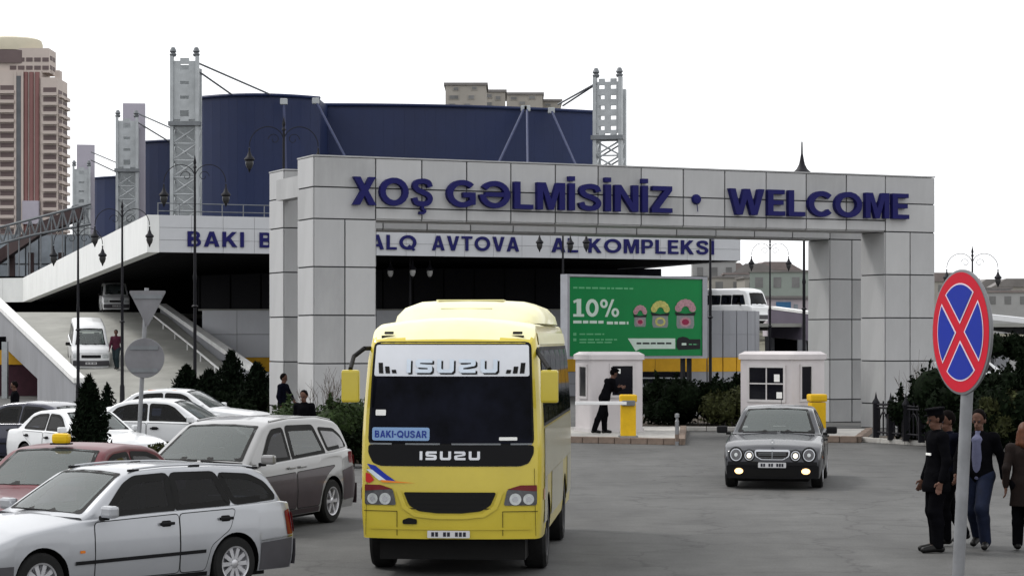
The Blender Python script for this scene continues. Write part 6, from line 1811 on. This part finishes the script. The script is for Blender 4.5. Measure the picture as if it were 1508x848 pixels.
bare("bare twiggy shrub at the foot of the right gate pillar", (gx(1352,60.5),60.5,.1), 1.9, 9, .35, .010)

# ------------------------------------------------------------------ people
def person(label, loc, heading, J=None, jacket='black_cloth', trousers='black_cloth', hair='hair', h=.013, hem=.84, shirt=None, coat=0.0, cap=False, bag=False, long_hair=False, scale=1.0, legs_only=False, group=None):
    t = thing("person", label, "person", loc, heading, group); t.scale = (scale,)*3
    P = dict(hL=(0,.088,.93),hR=(0,-.088,.93),kL=(.02,.10,.50),kR=(.02,-.10,.50),aL=(-.02,.10,.085),aR=(-.02,-.10,.085),tL=(.16,.125,.04),tR=(.16,-.125,.04),
        w=(0,0,1.08),c=(0,0,1.33),n=(.0,0,1.47),hd=(.02,0,1.615),sL=(0,.185,1.405),sR=(0,-.185,1.405),eL=(-.03,.245,1.13),eR=(-.03,-.245,1.13),wL=(.04,.255,.885),wR=(.04,-.255,.885))
    if J: P.update(J)
    P = {k: np.array(v, float) for k, v in P.items()}
    hd = P['hd']; up = (hd - P['n']); up /= np.linalg.norm(up); fw = np.array([1,0,0.]) - up*up[0]; fw /= np.linalg.norm(fw)
    lf = np.cross(up, fw)
    def hp(a, b, c): return hd + fw*a + lf*b + up*c
    body = [(P['hL'],P['hR'],.10,.10), ((P['hL']+P['hR'])/2,P['w'],.115,.105,(.85,1.2,1)), (P['w'],P['c'],.105,.12,(.85,1.25,1)), (P['sL'],P['sR'],.055,.055),
        (P['c'],P['n'],.075,.055), (P['n'],hd-up*.05,.052,.050),
        (hp(-.012,0,.03),hp(-.005,0,.055),.092,.094,(1.0,.84,1.0)), (hp(.03,0,-.055),hp(.035,0,-.075),.055,.045,(1,.9,1)), (hp(.085,0,.012),hp(.104,0,-.022),.010,.015), (hp(.0,.078,-.01),hp(-.004,.080,.02),.014,.016),(hp(.0,-.078,-.01),hp(-.004,-.080,.02),.014,.016),
        (hp(.078,.03,.03),hp(.078,-.03,.03),.014,.014), (hp(.075,.018,-.055),hp(.075,-.018,-.055),.012,.012)]
    cloth_top = [(P['hL']*.8+P['w']*.2,P['hR']*.8+P['w']*.2,.125,.125), ((P['hL']+P['hR'])/2,P['w'],.135,.128,(.9,1.2,1)), (P['w'],P['c'],.128,.142,(.9,1.25,1)), (P['sL'],P['sR'],.076,.076), (P['c'],P['n']-np.array([0,0,.02]),.10,.072)]
    cloth_leg = [(P['hL'],P['hR'],.118,.118)]; shoes = []
    for S in 'LR':
        sg_ = 1 if S == 'L' else -1
        hip, kn, an, to, sh, el, wr = (P[k+S] for k in ('h','k','a','t','s','e','w'))
        calf = kn*.68 + an*.32 + np.array([-.018,0,0])
        body += [(hip,kn,.085,.056), (kn,calf,.055,.052), (calf,an,.052,.036), (an,to,.038,.032), (sh,el,.052,.040), (el,wr,.040,.027)]
        cloth_top += [(sh,el,.070,.056), (el,wr+(el-wr)*.06,.056,.042)]
        cloth_leg += [(hip,kn,.112,.088), (kn,calf,.087,.080), (calf,an+(kn-an)*.02,.080,.072)]
        ft = (to-an); heel = an - np.array([ft[0],ft[1],0])*.25; heel[2] = an[2]-.035
        shoes += [(heel,an+np.array([0,0,-.02]),.042,.045), (heel,to,.042,.036,(1,1.05,.9)), (an+np.array([0,0,-.01]),to,.046,.034)]
        # hand: palm, four fingers, thumb, relaxed curl
        d = (wr-el); d /= np.linalg.norm(d); sd = np.cross(d, np.array([0,1,0.])); sd /= max(.1,np.linalg.norm(sd)); pn = np.cross(d, sd)
        k0 = wr + d*.085
        body += [(wr,k0,.023,.023,(1,.7,1)), (wr+sd*.010,k0+sd*.022,.018,.015), (wr-sd*.010,k0-sd*.022,.018,.015)]
        for i, ln in enumerate((.072,.082,.078,.060)):
            b0 = k0 + sd*(.030-.020*i); m1 = b0 + d*ln*.55 - pn*sg_*.006; m2 = m1 + d*ln*.40 - pn*sg_*.022
            body += [(b0,m1,.0095,.0085), (m1,m2,.0085,.0075)]
        b0 = wr + d*.03 + sd*.026; m1 = b0 + sd*.030 + d*.025; m2 = m1 + d*.034 + sd*.006; body += [(b0,m1,.012,.0105),(m1,m2,.0105,.009)]
    obj("body", blob_mesh("body", body, h*.8, M['skin'], .012), t)
    if coat: cloth_top += [((P['hL']+P['hR'])/2,(P['kL']+P['kR'])/2*coat+(P['hL']+P['hR'])/2*(1-coat),.16,.19,(.9,1.1,1))]
    jc = obj("jacket", blob_mesh("jacket", cloth_top, h, M[jacket], .035, (lambda X,Y,Z: hem - Z)), t)
    obj("trousers", blob_mesh("trousers", cloth_leg, h, M[trousers], .03, (lambda X,Y,Z: np.maximum(Z - 1.02, .055 - Z))), t)
    for S, i in (('left',0),('right',3)): obj("shoe", blob_mesh("shoe", shoes[i:i+3], h*.8, M['shoe'], .02, (lambda X,Y,Z: .004 - Z + min(p[2] for s_ in shoes[i:i+3] for p in (s_[0],s_[1])) - .036 if False else -1.0 + 0*Z)), t)
    hs = [(hp(-.020,0,.045),hp(-.012,0,.058),.101,.103,(1.0,.88,1.0))]
    if long_hair: hs += [(hp(-.05,0,.02),hp(-.075,0,-.14),.085,.075), (hp(-.01,.075,0),hp(-.03,.085,-.15),.035,.04), (hp(-.01,-.075,0),hp(-.03,-.085,-.15),.035,.04)]
    c_ = hd
    obj("hair", blob_mesh("hair", hs, h*.8, M[hair], .03, (lambda X,Y,Z: (X-c_[0]-.035) if long_hair else ((X-c_[0]-.030)*.9 - (Z-c_[2]-.040)*.6)*.8)), t)
    for sd_ in (1,-1):
        e = hp(.083, sd_*.031, .012); MB().ball(e, .011, 8, 6).build("eye", M['ink'], t)
    if shirt:
        f0 = P['c']; obj("shirt", blob_mesh("shirt", [(P['w']+np.array([.068,0,-.16]),P['c']+np.array([.078,0,.05]),.062,.060,(1,1.35,1)),(P['c']+np.array([.07,0,.03]),P['n']+np.array([.035,0,.0]),.05,.045)], h, M[shirt], .03), t)
    if cap:
        b = MB(); 
        m = Matrix((fw,lf,up)).transposed().to_4x4(); m.translation = Vector(hp(-.008,0,.085)); b.M = m
        b.lathe([(.100,-.02),(.102,.02),(.125,.05),(.12,.065),(.001,.07)], 20); b.prism([(.06,-.075),(.13,-.05),(.15,0),(.13,.05),(.06,.075)], -.022, -.012)
        b.build("cap", M['black_cloth'], t)
    if bag:
        MB().cbox((P['wR'][0]+.02,P['wR'][1]-.02,P['wR'][2]-.38),(.26,.09,.34),.03).build("handle_bag", M['black_cloth'], t)
    return t
walkA = dict(kL=(.14,.09,.52),aL=(.10,.10,.10),tL=(.27,.12,.05),kR=(-.06,-.09,.51),aR=(-.30,-.10,.14),tR=(-.17,-.12,.055),eL=(-.10,.24,1.14),wL=(-.06,.25,.89),eR=(.06,-.24,1.14),wR=(.18,-.23,.93))
# guard leaning towards the booth window
person("guard in dark clothes leaning at the left toll booth window", (gx(890,61.2),61.2,.14), R(22),
  dict(w=(.05,0,1.07),c=(.15,0,1.30),n=(.21,0,1.43),hd=(.27,0,1.57),sL=(.16,.18,1.38),sR=(.16,-.18,1.38),eL=(.28,.2,1.14),wL=(.45,.16,1.20),eR=(.26,-.2,1.13),wR=(.42,-.14,1.19),
  kL=(.06,.09,.50),aL=(.05,.10,.085),tL=(.23,.12,.04),kR=(-.16,-.09,.50),aR=(-.34,-.10,.10),tR=(-.19,-.12,.05)), cap=True, scale=1.03)
# foreground group at right
person("officer in black uniform and cap facing left, nearest of the group by the sign pole", (gx(1380,28.5),28.5,0), R(190),
  dict(eR=(-.02,-.26,1.13),wR=(.07,-.29,.88),eL=(-.02,.27,1.12),wL=(.06,.29,.88),aL=(.03,.10,.085),tL=(.21,.11,.04),kL=(.06,.09,.5)), 'black_cloth','black_cloth', cap=True, h=.010, scale=1.04, hem=.74, coat=.30)
MBd = MB().cbox((0,0,0),(.012,.16,.03),.004); idb = MBd.build("chest_badge", M['paper'])
person("second man in black standing half behind the officer and the sign pole", (gx(1397,29.5),29.5,0), R(200), walkA, 'navy_cloth','black_cloth', h=.011, scale=1.0, hem=.78)
person("man in dark jacket, pale blue shirt and jeans walking right of the sign pole", (gx(1442,28.9),28.9,0), R(-118),
  dict(kL=(.20,.09,.53),aL=(.06,.10,.10),tL=(.22,.13,.05),kR=(-.02,-.09,.50),aR=(-.28,-.10,.15),tR=(-.15,-.12,.055),eL=(-.12,.26,1.14),wL=(-.05,.30,.90),eR=(.05,-.26,1.13),wR=(.2,-.24,.95)), 'black_cloth','jeans', shirt='shirt', h=.010, scale=1.02, hem=.84)
person("person in brown hooded coat cut by the right edge of the picture", (gx(1509,28.6),28.6,0), R(75), dict(walkA), 'browncoat','black_cloth', 'hairbrown', h=.011, scale=.93, hem=.62, coat=.75, long_hair=True, bag=True)
# background people
person("dark figure standing at the underpass at far left", (gx(22,58),58,0), R(200), None, h=.022, scale=.92)
person("dark figure standing at the foot of the left gate pillar", (gx(417,62),62,0), R(-20), dict(eL=(.12,.27,1.13),wL=(.26,.12,1.02)), 'navy_cloth', h=.020, scale=1.0)
person("person whose dark-haired head shows over the minivan roof", (gx(448,47),47,0), R(-110), None, 'black_cloth', h=.020, scale=.93)
person("person in dark red jacket walking beside the white van on the ramp", (gx(171,97),97,rz(97)), R(-100), walkA, 'redcloth','tealcloth', h=.026, scale=.98)

# ------------------------------------------------------------------ vehicles in place
def place(o, x, y, head, z=0.0, s=1.0, label=None):
    o.location = (x, y, z); h = Vector(head); o.rotation_euler = (0,0,math.atan2(h.y,h.x)); o.scale = (s,s,s)
    if label: o['label'] = label
    return o
def heading(o_, v_, s, x, y): pass
# estate: placed by its rear axle
ec = estate_car(); S = .93; h = Vector((-1.71,-1.83)).normalized(); rear = Vector((gx(343,24.19),24.19))
c = rear + h*((3.51-2.25)*S) + Vector((h.y,-h.x))*.74; place(ec, c.x, c.y, h, 0, S)
mv = minivan(); h = Vector((-.36,-.933)).normalized(); rear = Vector((gx(484,33.2)-.72,33.2+.28)); c = rear + h*(3.75-2.375); place(mv, c.x, c.y, h, 0, .97)
rd, _ = sedan("red_taxi","dark red saloon taxi with yellow roof sign behind the silver estate","taxi", M['redpaint'])
place(rd, -5.50, 27.4, (-.29,-.957), 0, .98)
tx = MB().cbox((0,0,.07),(.14,.22,.13),.045); tx.build("taxi_sign_lamp", M['taxi'], rd).location = (.02,0,1.455)
MB().cbox((0,0,.01),(.16,.24,.02),.005).build("taxi_sign_base", M['seal'], rd).location = (.02,0,1.45)
gs, _ = sedan("grey_blue_saloon","dark grey blue saloon behind the conifer at far left, seen from its rear quarter","car", M['navycar'])
place(gs, gx(30,49), 49.2, (-.93,.36), 0, .94)
w4, _ = sedan("pale_saloon","pale saloon half hidden by the conifer, only its windscreen and bonnet showing","car", M['whitecar'])
place(w4, gx(127,46), 46.0, (.66,-.75), 0, .88)
w1, _ = sedan("white_saloon","white saloon with dark arched side windows behind the minivan, facing right","car", M['whitecar'])
place(w1, gx(258,49), 49.5, (.985,-.17), 0, .97)
w2, _ = sedan("white_taxi","white saloon with orange strip on its roof edge, farther white car facing right","taxi", M['whitecar'])
place(w2, gx(276,57), 57.5, (.985,-.17), 0, 1.0)
o = MB().cbox((0,0,0),(.75,.05,.10),.01).build("roof_strip", M['orange'], w2); o.location = (-.55,-.58,1.37)
w3, _ = sedan("white_parked_car","white car glimpsed between the right gate pillar and the no-stopping sign","car", M['whitecar'])
place(w3, gx(1400,84), 84, (-.9,-.43), .55)
struct(MB().box((14.0,76,0),(24,92,.55)).build("upper_lane", M['ramp']))
md_ = driven_sedan(); h = Vector((-.165,-.986)).normalized(); front = Vector((gx(1137,40.3),40.3)); c = front - h*2.35; place(md_, c.x, c.y, h)
bs = big_bus(); h = Vector((-.075,-.997)).normalized(); front = Vector((gx(662,25.4),25.4)); c = front - h*3.65*.93; place(bs, c.x, c.y, h, .2, .93)
van = small_van("white_van","white van coming down the entry ramp towards us","van"); place(van, gx(130,99.5), 99.5, (.24,-.97), rz(98)+.02, 1.0); 
sl = math.atan2(4.05,25.5)*1.0; van.rotation_euler = (Matrix.Rotation(math.atan2(-.97,.24),3,'Z') @ Matrix.Rotation(sl*.9,3,'Y')).to_euler()
v2 = dup(van, "white van parked in the dark under the raised deck at left", (gx(168,120),120,4.12), math.atan2(-.97,.24), .86)
mb_ = minibus(); place(mb_, gx(1078,150), 150, (.66,-.75), 3.75)

# chest badge on the officer's uniform, small white strip
idb.parent = None
for o in bpy.data.objects:
    if o.get('label','').startswith('officer'):
        idb.parent = o; idb.location = (.118,.02,1.20); idb.rotation_euler = (0,R(-6),0)
